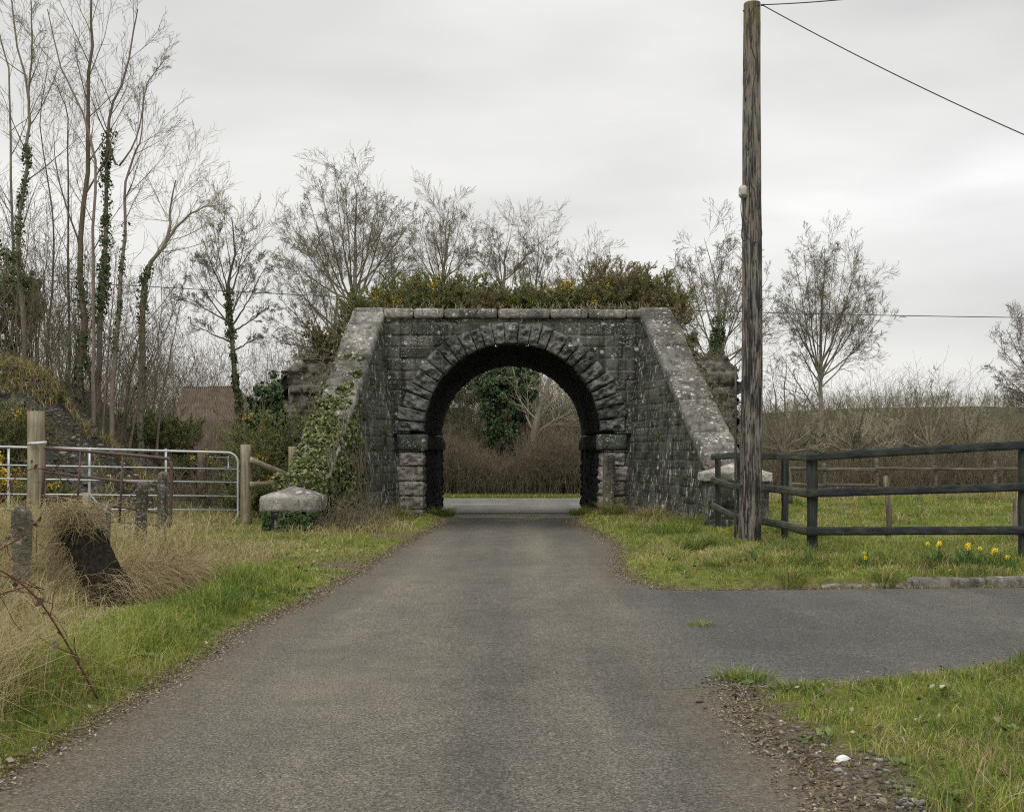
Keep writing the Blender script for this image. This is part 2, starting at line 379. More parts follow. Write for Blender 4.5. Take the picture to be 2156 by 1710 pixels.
M['black_post'] = wood_mat('black_painted_post', (.018, .021, .021), (.035, .039, .038), (.07, .075, .07), moss=.2)
M['black_rail'] = wood_mat('black_painted_rail', (.017, .021, .021), (.030, .035, .035), (.06, .066, .06), axis=0, moss=.12)
M['black_rail_y'] = wood_mat('black_rail_worn', (.03, .034, .03), (.06, .064, .055), (.12, .12, .095), axis=1, moss=.35)
M['grey_rail'] = wood_mat('silvered_rail', (.06, .052, .042), (.12, .105, .085), (.24, .22, .185), axis=0)
M['oldpost'] = wood_mat('old_stake', (.05, .04, .028), (.12, .10, .07), (.28, .245, .18))
m, t, b = newmat('creosoted_pole', .75, .3); M['pole'] = m
p = objc(t); ck = attr(t, 'crack'); z = nd(t, 'ShaderNodeSeparateXYZ', {0: p}).outputs[2]
n = noise(t, mapping(t, p, (48, 48, 2.4)), 1.0, 5, .7, .3)
n2 = noise(t, mapping(t, p, (13, 13, 2.6)), 1.0, 4)
wear = mth(t, 'ADD', mth(t, 'MULTIPLY', n, .6), mth(t, 'MULTIPLY', n2, .4))
wear = mth(t, 'ADD', wear, mth(t, 'MULTIPLY', ramp(t, mth(t, 'DIVIDE', z, 8.), [(.02, -.20), (.33, -.10), (.55, .015), (1, .05)]), 1.0))
col = ramp(t, wear, [(.43, (.020, .021, .022)), (.485, (.05, .048, .045)), (.53, (.17, .145, .12)), (.64, (.28, .245, .205))])
col = mixc(t, mth(t, 'MULTIPLY', ramp(t, mth(t, 'DIVIDE', z, 8.06), [(.90, 0.), (.96, .8)]), ramp(t, n2, [(.4, 0.), (.6, 1.)])), col, (.13, .11, .02))
col = mixc(t, ck, col, (.008, .008, .008)); t.links.new(col, b.inputs['Base Color']); bump(t, b, n, .8, .012)

def metal(name, c, rough=.45, met=.8, rust=0.0):
    m, t, b = newmat(name, rough, .5); p = objc(t); n = noise(t, p, 9, 4)
    col = mixc(t, .5, c, ramp(t, n, [(.35, .75), (.65, 1.2)]), 'MULTIPLY')
    if rust: col = mixc(t, ramp(t, noise(t, p, 6, 6, .7), [(.5, 0.), (.6, rust)]), col, (.16, .06, .03))
    t.links.new(col, b.inputs['Base Color']); b.inputs['Metallic'].default_value = met; return m
M['galv'] = metal('galvanised_steel', (.50, .52, .52), .5, .55)
M['rustpaint'] = metal('rusty_brown_paint', (.085, .055, .05), .6, .2, .5)
M['darksteel'] = metal('dark_steel', (.06, .06, .06), .5, .4)
M['wire'] = metal('barbed_wire', (.22, .21, .2), .6, .6, .4)
M['cable'] = metal('black_cable', (.03, .028, .026), .6, 0)
M['plastic'] = metal('grey_plastic', (.42, .42, .36), .5, 0)
M['concrete'] = stone_mat('post_concrete', [(.16, .15, .12), (.22, .2, .16)], lichen=.15, moss=.5)
m, t, b = newmat('rusty_iron_sheet', .8, .3); M['rust'] = m; p = objc(t)
n = noise(t, p, 1.6, 5, .6); n2 = noise(t, mapping(t, p, (6, 6, .8)), 1., 5)
col = ramp(t, n2, [(.3, (.085, .06, .042)), (.6, (.15, .11, .08)), (.8, (.21, .165, .125))])
spk = mth(t, 'MULTIPLY', ramp(t, noise(t, p, 12, 6, .75), [(.56, 0.), (.62, 1.)]), ramp(t, n, [(.46, 0.), (.6, .8)]))
t.links.new(mixc(t, spk, col, (.33, .30, .27)), b.inputs['Base Color'])
m, t, b = newmat('road_paint_white', .7, .3); M['white'] = m; p = objc(t)
t.links.new(ramp(t, noise(t, p, 20, 4, .7), [(.35, (.35, .34, .31)), (.5, (.72, .71, .66))]), b.inputs['Base Color'])
m, t, b = newmat('spoil', .95, .1); M['spoil'] = m; p = objc(t)
n = noise(t, p, 18, 6, .75); n2 = noise(t, p, 1.5, 4)
col = ramp(t, n, [(.34, (.025, .03, .03)), (.5, (.085, .088, .08)), (.62, (.23, .21, .17))])
t.links.new(mixc(t, ramp(t, n2, [(.42, 0.), (.58, .75)]), col, mixc(t, ramp(t, n, [(.4, 0.), (.6, 1.)]), (.035, .035, .015), (.17, .145, .085))), b.inputs['Base Color']); bump(t, b, n, 1., .06)
m, t, b = newmat('peaty_root_soil', 1., .05); M['peat'] = m; p = objc(t)
n = noise(t, mapping(t, p, (25, 25, 6)), 1., 5, .7)
t.links.new(ramp(t, n, [(.4, (.012, .011, .009)), (.62, (.035, .029, .021)), (.78, (.13, .105, .07))]), b.inputs['Base Color']); bump(t, b, n, 1., .04)
m, t, b = newmat('loose_stone', .85, .3); M['gravel'] = m
t.links.new(ramp(t, attr(t, 'rnd'), [(0, (.05, .042, .033)), (.5, (.115, .10, .08)), (.85, (.19, .18, .16)), (.97, (.28, .27, .25)), (1, (.5, .48, .43))]), b.inputs['Base Color'])
m, t, b = newmat('white_quartz', .6, .4); M['quartz'] = m; b.inputs['Base Color'].default_value = (.72, .70, .66, 1)
m, t, b = newmat('far_hill_scrub', .95, .05); M['hill'] = m; p = objc(t)
t.links.new(ramp(t, noise(t, p, .06, 6, .65), [(.35, (.05, .055, .035)), (.55, (.085, .085, .055)), (.7, (.11, .10, .075))]), b.inputs['Base Color'])

# ------------------------------------------------------------------ terrain
def lane_l(y): return np.interp(y, [2, 5.1, 6.1, 7.7, 9.3, 11, 14.7, 18, 20.7, 23.5, 26, 31, 33.5, 34.5], [-2.38, -2.33, -2.27, -2.22, -2.26, -2.06, -1.86, -1.72, -1.57, -1.45, -1.62, -1.75, -1.95, -3.2]) + .05 * vn(y * 1.7, 3.3, 0, 5, 3)
def lane_r(y): return np.interp(y, [2, 4.6, 5.3, 6.1, 7.1, 12, 12.6, 13.5, 14.7, 16.3, 17.6, 20, 23.5, 26, 31, 33.5, 34.5], [1.25, 1.30, 1.36, 1.27, 1.38, 1.75, 1.47, 1.38, 1.40, 1.58, 1.66, 1.55, 1.36, 1.6, 1.72, 1.95, 3.2]) + .05 * vn(y * 1.9, 7.7, 0, 6, 3)
def side_n(x): return np.interp(x, [1.0, 1.35, 1.75, 2.1, 2.75, 3.7, 6, 12], [7.0, 7.1, 7.0, 7.1, 7.3, 7.55, 7.9, 8.4]) + .04 * vn(x * 2.2, 1.1, 0, 8, 3)
def side_f(x): return np.interp(x, [1.0, 1.5, 2.0, 5.7, 12], [12.6, 12.2, 12.02, 12.3, 12.9]) + .02 * vn(x * 3, 2.2, 0, 9, 2)
def rdist(x, y):
    """how far inside the lane or side road (positive inside)"""
    a = np.minimum(x - lane_l(y), lane_r(y) - x)
    b = np.minimum(np.minimum(y - side_n(x), side_f(x) - y), x - .9)
    return np.maximum(a, b)
def road_z(x, y): return -.30 * ss(y, 25.5, 34.0)
def dirt(x, y):
    e = -rdist(x, y)
    near = ss((.52 - .12 * (y - 5) + .22 * vn(x * 2.2, y * 2.2, 0, 23, 3) - e) / .3) * (x > 1) * (y < 7.6)       # gravelly corner bottom right
    edge = ss((.14 - e) / .14) * .8
    pt = ss(vn(x * .9, y * .9, 0, 21, 3), .15, .45) * (x < -1.5) * (y > 9) * (y < 24) * ss((1.6 - e) / 1.2)
    return np.clip(np.maximum(np.maximum(near, edge), pt), 0, 1)
def gz(x, y):
    x = np.asarray(x, float); y = np.asarray(y, float)
    e = -rdist(x, y)
    out = ss(np.abs(x), 2.2, 6.0)
    z = road_z(x, y) * (1 - out * .8)
    kerb = (x > 2.6) & (y > 12) & (y < 16)
    v = .02 + .07 * ss(e, 0, .45) + .05 * ss(e, .4, 2.5)
    v = np.where(kerb, .10 * ss(e, 0, .12) + .06 * ss(e, .12, 1.5), v)
    v = v + .03 * vn(x * 1.3, y * 1.3, 0, 3, 3) * ss(e, .1, 1)
    v = v * (1 - .6 * ((x < -2) * ss(y, 11, 14)))                                            # flat trodden ground by the gates
    bank = .30 * ss(-x, 4.0, 5.4) * (1 - ss(y, 13, 19)) + .22 * ss(-x, 2.5, 3.4) * (1 - ss(y, 5.5, 8.5))
    nearv = .06 * ss(x, 2.0, 3.6) * (1 - ss(y, 6.6, 8.0))
    z = z + np.where(e > -.02, v + bank + nearv, -.03)
    return z
def gz_far(x, y):
    z = gz(x, y)
    hill = 15 * ss(y, 190, 330) * (.72 + .28 * vn(x * .008, 3, 0, 44, 3)) * ss(x, -160, 90)
    hill += 2 * ss(y, 190, 300)
    return z + hill
ax = np.concatenate([[-900, -600, -400, -280, -200, -140, -100, -70, -50, -38, -28, -22], np.arange(-18, 18.01, .12), [22, 28, 38, 50, 70, 100, 140, 200, 280, 400, 600, 900]])
ay = np.concatenate([[-60, -30, -12, -4], np.arange(0, 37, .12), [39, 42, 46, 52, 60, 75, 95, 120, 150, 180, 200, 220, 240, 260, 290, 330, 400, 520, 700, 1000, 1500]])
Xg, Yg = np.meshgrid(ax, ay, indexing='xy'); Zg = gz_far(Xg, Yg)
far_road = (Yg > 33.2) & (Yg < 43.5) & (np.abs(Xg) < 60)
Zg = np.where(far_road, -.34, Zg)
nx, ny = len(ax), len(ay); I = (np.arange(ny - 1)[:, None] * nx + np.arange(nx - 1)[None]).ravel()
tag(mk('ground', np.stack([Xg.ravel(), Yg.ravel(), Zg.ravel()], 1), np.stack([I, I + 1, I + nx + 1, I + nx], 1), M['ground'],
       attrs={'dirt': dirt(Xg, Yg).ravel()}, smooth=True), kind='structure')

# lane sheet
ys = np.concatenate([np.arange(-3, 34.5, .07)]); us = np.linspace(0, 1, 41)
Y, Uu = np.meshgrid(ys, us, indexing='ij'); L, Rr = lane_l(Y), lane_r(Y); X = L + (Rr - L) * Uu
edge = np.maximum(0, 1 - np.minimum(X - L, Rr - X) / .6)
opening = (Y > 7.2) & (Y < 12.2) & (X > 0)
edge = np.where(opening, .25 * ss(X, 1.0, 1.5), edge)
edge = np.maximum(edge, .75 * ss(X, .75, 1.2) * (1 - ss(Y, 7.2, 8.4)))
moss = np.exp(-((X - .05) / .75) ** 2 - ((Y - 27.6) / 2.4) ** 2) * 2.2
moss = np.clip(np.maximum(moss, .9 * np.exp(-((X - 1.45) / .3) ** 2) * (Y > 7) * (Y < 12) * .9), 0, 1)
wet = np.clip(1.3 * np.exp(-((Y - 25.3) / 1.6) ** 2) * (.6 + .6 * vn(X * 2, Y * 1.5, 0, 61, 2)), 0, 1)
Z = road_z(X, Y) + .004 + .006 * vn(X * 1.1, Y * .5, 0, 14, 2) * (1 - ss(X, .2, .8))
K = len(us); I = (np.arange(len(ys) - 1)[:, None] * K + np.arange(K - 1)[None]).ravel()
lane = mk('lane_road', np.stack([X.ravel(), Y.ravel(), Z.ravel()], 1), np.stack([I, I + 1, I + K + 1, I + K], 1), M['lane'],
          attrs={'edge': edge.ravel(), 'moss': moss.ravel(), 'wet': wet.ravel(), 'darken': np.clip(.95 * ss(Y, 20.3, 23.2) * (1 - ss(Y, 24.6, 25.6)) + .75 * ss(Y, 27.6, 28.6) * (1 - ss(Y, 30.5, 32.5)) + .35 * wet, 0, 1).ravel(), 'side': (.9 * ss(X, .85, 1.75) * ss(Y, 6.6, 7.6) * (1 - ss(Y, 11.8, 12.9))).ravel()}, smooth=True); tag(lane, kind='structure')
xs = np.arange(.95, 14, .07); us = np.linspace(0, 1, 41)
X, Uu = np.meshgrid(xs, us, indexing='ij'); a_, b_ = side_n(X), side_f(X); Y = a_ + (b_ - a_) * Uu
# the mouth of the side road laps onto the lane with a ragged edge
X2 = X
edge = np.maximum(0, 1 - np.minimum(Y - a_, b_ - Y) / .22) * (X > 1.5)
moss = np.clip(1 - (b_ - Y) / .12, 0, 1) * (X > 3.6)
Z = .0055 + .006 * vn(X * 1.1, Y * .5, 0, 14, 2) * ss(X, 2, 3)
K = len(us); I = (np.arange(len(xs) - 1)[:, None] * K + np.arange(K - 1)[None]).ravel()
side = mk('side_road', np.stack([X2.ravel(), Y.ravel(), Z.ravel()], 1), np.stack([I, I + K, I + K + 1, I + 1], 1), M['lane'],
          attrs={'edge': edge.ravel(), 'moss': moss.ravel(), 'wet': 0 * edge.ravel(), 'darken': 0 * edge.ravel(), 'side': (.9 * ss(X, .85, 1.75) * ss(Y, 6.6, 7.6) * (1 - ss(Y, 11.8, 12.9) * (X < 2))).ravel()}, smooth=True); tag(side, kind='structure')
def sheet(name, x0, x1, y0, y1, z, mat):
    nxs = max(2, int((x1 - x0) / 2)); xx = np.linspace(x0, x1, nxs)
    V = np.concatenate([np.stack([xx, xx * 0 + y0, xx * 0 + z], 1), np.stack([xx, xx * 0 + y1, xx * 0 + z], 1)])
    i = np.arange(nxs - 1); return mk(name, V, np.stack([i, i + 1, i + 1 + nxs, i + nxs], 1), mat)
tag(sheet('main_road', -60, 60, 33.9, 42.6, -.292, M['main']), kind='structure')
tag(sheet('edge_line', -60, 60, 41.85, 42.0, -.286, M['white']), kind='structure')
for k in range(-3, 4):
    x0 = -2.1 + k * 4.05
    tag(sheet('centre_line', x0, x0 + 2.0, 37.75, 37.87, -.286, M['white']), kind='structure')

# ------------------------------------------------------------------ stone arch bridge
YF, YB, RA, CZ, TOP = 25.2, 32.2, 2.0, 1.94, 4.48
bridge = empty('stone_arch_bridge', (0, YF, 0), 'old dark stone arch bridge over the lane with splayed wing walls and lichened copings', 'bridge')
def masonry(name, U, V, res, fn, mask, seed, ch=(.2, .3), bl=(.35, .8), depth=.026, joint=.03, rough=.016, mat=None, parent=None, blkoff=.022):
    rg = np.random.default_rng(seed)
    u = np.arange(U[0], U[1] + res, res); v = np.arange(V[0], V[1] + res, res)
    ce = [V[0]]
    while ce[-1] < V[1] + .5: ce.append(ce[-1] + rg.uniform(*ch))
    ce = np.array(ce); Ug, Vg = np.meshgrid(u, v, indexing='ij')
    wv = Vg + .01 * vn(Ug * 1.5, Vg * 1.5, 0, seed + 2, 2); wu = Ug + .012 * vn(Ug * 3, Vg * 3, 0, seed + 4, 2)
    ci = np.clip(np.searchsorted(ce, wv) - 1, 0, len(ce) - 2)
    dist = np.minimum(wv - ce[ci], ce[ci + 1] - wv); blk = np.zeros_like(Ug)
    for c in range(len(ce) - 1):
        mm = ci == c
        if not mm.any(): continue
        je = [U[0] - rg.uniform(.1, .7)]
        while je[-1] < U[1] + .9: je.append(je[-1] + rg.uniform(*bl))
        je = np.array(je); rr = rg.random(len(je)); bi = np.clip(np.searchsorted(je, wu[mm]) - 1, 0, len(je) - 2)
        dist[mm] = np.minimum(dist[mm], np.minimum(wu[mm] - je[bi], je[bi + 1] - wu[mm])); blk[mm] = rr[bi]
    mo = ss(dist, joint * .25, joint)
    dsp = mo * (depth + (blk - .5) * blkoff * 2) + rough * vn(Ug * 9, Vg * 9, 0, seed + 6, 3)
    P3 = fn(Ug, Vg, dsp); ok = mask(Ug, Vg)
    nu, nv = Ug.shape; q = ok[:-1, :-1] & ok[1:, :-1] & ok[:-1, 1:] & ok[1:, 1:]
    I = (np.arange(nu - 1)[:, None] * nv + np.arange(nv - 1)[None])[q]
    return mk(name, P3.reshape(-1, 3), np.stack([I, I + nv, I + nv + 1, I + 1], 1), mat, parent, {'blk': blk.ravel(), 'mort': mo.ravel()}, True)
def face_mask(u, v):
    r = np.hypot(u, v - CZ); return ~(((v > CZ) & (r < RA + .3)) | ((v <= CZ) & (np.abs(u) < RA + .3)))
masonry('front_wall', (-3.05, 3.05), (-.3, TOP), .02, lambda u, v, d: np.stack([u, YF - d, v], -1), face_mask, 11, mat=M['face'], parent=bridge)
masonry('rear_wall', (-5.2, 5.2), (-.6, TOP), .06, lambda u, v, d: np.stack([u, YB + d, v], -1), face_mask, 12, mat=M['face'], parent=bridge)
def stone(acc_name, cor, n, bulge, amp, seed, mat, parent=bridge, freq=6, rnd=.0, smooth=True):
    V, Fq, U = hexa(cor, n, bulge, amp, freq, seed, rnd)
    return mk(acc_name, V, Fq, mat, parent, {'blk': np.full(len(V), random.Random(seed).random()), 'mort': np.ones(len(V))}, smooth)
rg = np.random.default_rng(5)
def voussoirs(yf, yb, n, seed0, sgn):
    edges = np.linspace(0, np.pi, n + 1)
    edges[1:-1] += rg.uniform(-.02, .02, n - 1)
    for i in range(n):
        a0, a1 = edges[i] + .004, edges[i + 1] - .004
        am = (a0 + a1) / 2
        ro = RA + (.44 + .15 * abs(math.cos(am)) ** 1.5) + rg.uniform(-.04, .05)
        cor = [[[(math.cos(a) * r, y, CZ + math.sin(a) * r) for r in (RA, ro)] for y in (yf, yb)] for a in (a1, a0)]
        stone('voussoir', cor, (11, 3, 18), (.0, .07, .0), .018, seed0 + i, M['rock'], freq=9, smooth=False)
voussoirs(YF - .045, YF + .42, 27, 100, 1)
# jamb quoins, front and rear, both sides
def jamb(side, y0, y1, seed0, mat):
    z = -.15
    hs = [.34, .30, .33, .34, .32, .32]
    for k, h in enumerate(hs):
        z1 = min(z + h, 1.52)
        w = .58 + (.06 if k % 2 else -.03) + rg.uniform(-.02, .02)
        xa, xb = sorted((side * (RA + .015), side * (RA + w)))
        b = stone('quoin', boxc(xa, xb, y0, y1, z + .008, z1 - .008), (15, 9, 11), (.035, .045, .0), .026, seed0 + k, mat, freq=11, smooth=False)
        z = z1
for s in (-1, 1):
    jamb(s, YF - .05, YF + .42, 200 + s * 20, M['pale'])
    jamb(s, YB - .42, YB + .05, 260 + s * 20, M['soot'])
# imposts: a moulded band running through the tunnel, with a cut front block
for s in (-1, 1):
    prof = [(RA + .75, 1.53), (RA - .075, 1.53), (RA - .075, 1.76), (RA - .055, 1.78), (RA + .0, 1.90), (RA + .75, 1.90)]
    yy = np.linspace(YF - .10, YB + .1, 60); V = []
    for y in yy:
        for (r, z) in prof: V.append((s * (r + .005 * vn(y * 3, z * 3, s, 3)), y + 0, z + .005 * vn(y * 3, z * 3, s, 4)))
    k = len(prof); I = (np.arange(len(yy) - 1)[:, None] * k + np.arange(k - 1)[None]).ravel()
    Fs = [np.stack([I, I + 1, I + k + 1, I + k], 1), np.array([list(range(k)), [(len(yy) - 1) * k + j for j in range(k)]])]
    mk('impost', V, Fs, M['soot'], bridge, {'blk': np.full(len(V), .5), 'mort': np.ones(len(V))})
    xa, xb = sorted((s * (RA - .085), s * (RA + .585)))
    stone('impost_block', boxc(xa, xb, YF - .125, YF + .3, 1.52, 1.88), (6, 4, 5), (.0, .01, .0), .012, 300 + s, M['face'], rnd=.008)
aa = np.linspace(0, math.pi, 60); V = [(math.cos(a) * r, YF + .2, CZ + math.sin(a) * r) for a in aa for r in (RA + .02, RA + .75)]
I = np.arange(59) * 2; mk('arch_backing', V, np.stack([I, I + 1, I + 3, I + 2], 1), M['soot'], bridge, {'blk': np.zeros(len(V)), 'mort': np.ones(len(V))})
# vault and tunnel walls with brick-like courses
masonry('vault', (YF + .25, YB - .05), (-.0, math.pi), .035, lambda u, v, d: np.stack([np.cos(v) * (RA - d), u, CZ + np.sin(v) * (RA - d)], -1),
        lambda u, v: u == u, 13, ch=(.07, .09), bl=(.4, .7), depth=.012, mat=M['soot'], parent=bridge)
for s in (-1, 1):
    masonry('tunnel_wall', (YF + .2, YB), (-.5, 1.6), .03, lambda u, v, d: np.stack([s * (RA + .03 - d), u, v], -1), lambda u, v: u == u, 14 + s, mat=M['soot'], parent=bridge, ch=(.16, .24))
# rear arch ring (seen edge-on) and body of the bridge behind the faces
voussoirs(YB - .40, YB + .05, 27, 140, 1)
def prism(outline, y0, y1):
    n = len(outline); V = [(x, y, z) for y in (y0, y1) for (x, z) in outline]
    return V, [np.array([[i, (i + 1) % n, n + (i + 1) % n, n + i] for i in range(n)]), np.array([list(range(n)), list(range(2 * n - 1, n - 1, -1))])]
arc = [(math.cos(a) * (RA + .1), CZ + math.sin(a) * (RA + .1)) for a in np.linspace(0, math.pi, 40)]
for s in (-1, 1):                                            # abutments: ruined rubble ends left where the bank was dug away
    x0, x1 = (2.9, 5.2) if s > 0 else (-5.2, -2.9)
    def top(x, y): return 3.66 + .12 * vn(x * 3, y * 3, 0, 70 + s, 2) - .25 * ss(np.abs(x), 4.9, 5.3) + .85 * ss(-np.abs(x), -4.3, -3.2)
    masonry('abutment_front', (x0, x1), (-.4, 4.5), .035, lambda u, v, d: np.stack([u, YF + .75 - d * 2.2, v], -1), lambda u, v: v < top(u, 0), 31 + s,
            ch=(.16, .34), bl=(.2, .55), joint=.05, depth=.04, rough=.03, blkoff=.04, mat=M['rubble'], parent=bridge)
    masonry('abutment_side', (YF + .75, YB), (-.4, 4.5), .06, lambda u, v, d: np.stack([s * (5.2 + d * 2.2), u, v], -1), lambda u, v: v < top(5.2 + 0 * u, u), 35 + s,
            ch=(.16, .34), bl=(.2, .55), joint=.05, depth=.04, rough=.03, blkoff=.04, mat=M['rubble'], parent=bridge)
gx, gy = np.meshgrid(np.linspace(-5.22, 5.22, 140), np.linspace(YF + .15, YB + .02, 80), indexing='ij')
gzt = 4.60 - .95 * ss(np.abs(gx), 3.3, 4.6) - .3 * ss(np.abs(gx), 4.8, 5.2) + .06 * vn(gx * 1.5, gy * 1.5, 0, 72, 3)
gy = np.where((np.abs(gx) > 3.25), np.maximum(gy, YF + .86), gy); gzt = np.where(np.abs(gx) > 5.08, 3.3, gzt)
I = (np.arange(139)[:, None] * 80 + np.arange(79)[None]).ravel()
mk('earth_fill', np.stack([gx.ravel(), gy.ravel(), gzt.ravel()], 1), np.stack([I, I + 80, I + 81, I + 1], 1), M['ground'], bridge, {'dirt': np.full(gx.size, .5)}, True)
# parapet coping
jx = [(808 - CX) / 93.3] + [(v - CX) / 93.3 for v in (871, 935, 1048, 1158, 1238, 1318, 1352)]
for i in range(len(jx) - 1):
    z1 = TOP + .235 - .006 * i
    stone('coping_stone', boxc(jx[i] + .006, jx[i + 1] - .006, YF - .12 + rg.uniform(-.01, .01), YF + .42, TOP + .01, z1), (10, 6, 4), (.0, .006, .006), .008, 320 + i, M['coping'], rnd=.02)
# wing walls
def wing(s, zend, yend):
    g = masonry
    def zt(y): return np.interp(y, [yend, YF], [zend, TOP + .02])
    def xin(y, z): return s * (np.interp(y, [20.4, YF], [3.50, 2.48]) + .1 * z)
    masonry('wing_wall_face', (yend, YF + .05), (-.3, TOP + .1), .02,
            lambda u, v, d: np.stack([xin(u, v) - s * d, u - .2 * d, v], -1), lambda u, v: v < zt(u) + .02, 50 + s, ch=(.12, .2), bl=(.2, .55), depth=.014, joint=.022, rough=.012, blkoff=.012, mat=M['wing'], parent=bridge)
    xo = lambda y, z: xin(y, z) + s * .62
    masonry('wing_wall_back', (yend, YF + .8), (-.3, TOP + .1), .05,
            lambda u, v, d: np.stack([xo(u, v) + s * d, u, v], -1), lambda u, v: v < np.minimum(zt(u), TOP) + .02, 54 + s, ch=(.15, .28), bl=(.25, .6), mat=M['rubble'], parent=bridge)
    n = 6 if s > 0 else 6
    yy = np.linspace(YF + .1, yend - .02, n + 1); yy[1:-1] += rg.uniform(-.2, .2, n - 1)
    for i in range(n):
        cor = []
        for side_ in (0, 1):
            row = []
            for y in (yy[i + 1] + .012, yy[i] - .012):
                z = float(zt(min(y, YF))) + [.0, .025, -.01, .015, .0, .02][i % 6]; x = float(xin(y, z))
                xx = x - s * .07 if side_ == 0 else x + s * .66
                row.append([(xx, y, z - .02), (xx, y - .05, z + .23)])
            cor.append(row)
        if s < 0: cor = cor[::-1]
        stone('wing_coping', cor, (8, 14, 4), (.0, .0, .012), .018, 340 + i + s * 20, M['coping'], rnd=.025)
    return zt, xin
# left: longer and lower; right: ends at the taller pier
wing(-1, .74, 20.87)
wing(1, 1.12, 20.5)
# top corner stones where parapet turns into wing
for s in (-1, 1):
    xa, xb = sorted((s * 2.86, s * 3.58))
    stone('corner_stone', boxc(xa, xb, YF - .10, YF + .62, TOP - .02, TOP + .25), (8, 8, 4), (.0, .01, .01), .014, 380 + s, M['coping'], rnd=.03)
# end piers with capstones
def pier(s, x0, x1, y0, y1, zc, capt, seed, label):
    masonry('pier_face', (x0 + .07, x1 - .07), (-.3, zc), .025, lambda u, v, d: np.stack([u, y0 + .07 - d, v], -1), lambda u, v: u == u, seed, mat=M['wing'], parent=bridge, ch=(.15, .22), bl=(.25, .5))
    stone('pier_body', boxc(x0 + .085, x1 - .085, y0 + .085, y1, -.3, zc), (4, 4, 4), 0, .004, seed + 1, M['wing'])
    # cap: slab with a low pyramid top
    xm, ym = (x0 + x1) / 2, (y0 + y1) / 2
    V, Fq, U = hexa(boxc(x0, x1, y0, y1, zc, zc + capt), (24, 16, 6), (0, .0, 0), .016, 9, seed + 2, .008)
    up = U[:, 2] > .999
    k = np.minimum(1 - np.abs(U[:, 0] * 2 - 1), 1 - np.abs(U[:, 1] * 2 - 1))
    V[up, 2] += .19 * np.clip(k[up], 0, 1)
    mk('pier_cap', V, Fq, M['cap'], bridge, {'blk': np.full(len(V), .6), 'mort': np.ones(len(V))}, False)
pier(-1, -4.52, -3.44, 19.95, 20.85, .41, .27, 400, '')
pier(1, 3.42, 4.62, 19.75, 20.6, .96, .15, 410, '')
# squared stone post leaning on the right jamb
stone('jamb_post', boxc(2.03, 2.27, YF - .52, YF - .28, -.3, 1.42), (5, 5, 12), .006, .014, 420, M['concrete'], rnd=.015)

# ------------------------------------------------------------------ growth helpers
UP = np.array([0, 0, 1.])
def rdir(rng, n): return nrm(rng.normal(size=(n, 3)))
def walk(rng, P0, D0, L, K, up, wig):
    P = np.zeros((len(P0), K, 3)); P[:, 0] = P0; d = D0.copy(); st = (L / (K - 1))[:, None]
    upv = np.broadcast_to(np.asarray(up, float), (len(P0),))[:, None] * UP
    for k in range(1, K):
        d = nrm(d + upv + wig * rng.normal(size=d.shape)); P[:, k] = P[:, k - 1] + d * st
    return P
def spawn(rng, P, R, L, n, t=(.2, .98), ang=(30, 60), ratio=.6, fall=.5, K=6, up=.12, wig=.15, rr=.6, taper=.3, rmin=.004, flat=None):
    N, Kp, _ = P.shape; idx = np.repeat(np.arange(N), n); Mn = N * n
    u = (np.tile(np.arange(n), N) + rng.random(Mn)) / n; tt = t[0] + (t[1] - t[0]) * u
    f = tt * (Kp - 1); i = np.clip(f.astype(int), 0, Kp - 2); f = (f - i)[:, None]
    p0 = P[idx, i] * (1 - f) + P[idx, i + 1] * f; T = nrm(P[idx, i + 1] - P[idx, i])
    r0 = (R[idx, i] * (1 - f[:, 0]) + R[idx, i + 1] * f[:, 0])
    pr = nrm(np.cross(T, rdir(rng, Mn))); a = np.radians(rng.uniform(*ang, Mn))[:, None]
    d = np.cos(a) * T + np.sin(a) * pr
    if flat: d[:, 1] *= flat; d = nrm(d)
    Lc = L[idx] * ratio * (1 - fall * tt) * rng.uniform(.65, 1.3, Mn)
    Pc = walk(rng, p0, d, Lc, K, up, wig)
    rc = np.maximum(r0 * rr * rng.uniform(.7, 1.1, Mn), rmin)
    Rc = rc[:, None] * np.linspace(1, taper, K)[None]; Rc = np.maximum(Rc, rmin * .8)
    return Pc, Rc, Lc
def leaf_quads(rng, Cn, Nn, size, jit=.8, asp=.8):
    n = len(Cn); Nn = nrm(Nn + jit * rng.normal(size=(n, 3))); a = nrm(np.cross(Nn, rdir(rng, n))); b = np.cross(Nn, a)
    s = (size * rng.uniform(.6, 1.3, n))[:, None]
    V = np.stack([Cn - a * s * .5, Cn + b * s * .5 * asp + Nn * s * .1, Cn + a * s * .6, Cn - b * s * .5 * asp + Nn * s * .1], 1)
    return V.reshape(-1, 3), np.arange(n * 4).reshape(-1, 4), np.repeat(rng.random(n), 4)
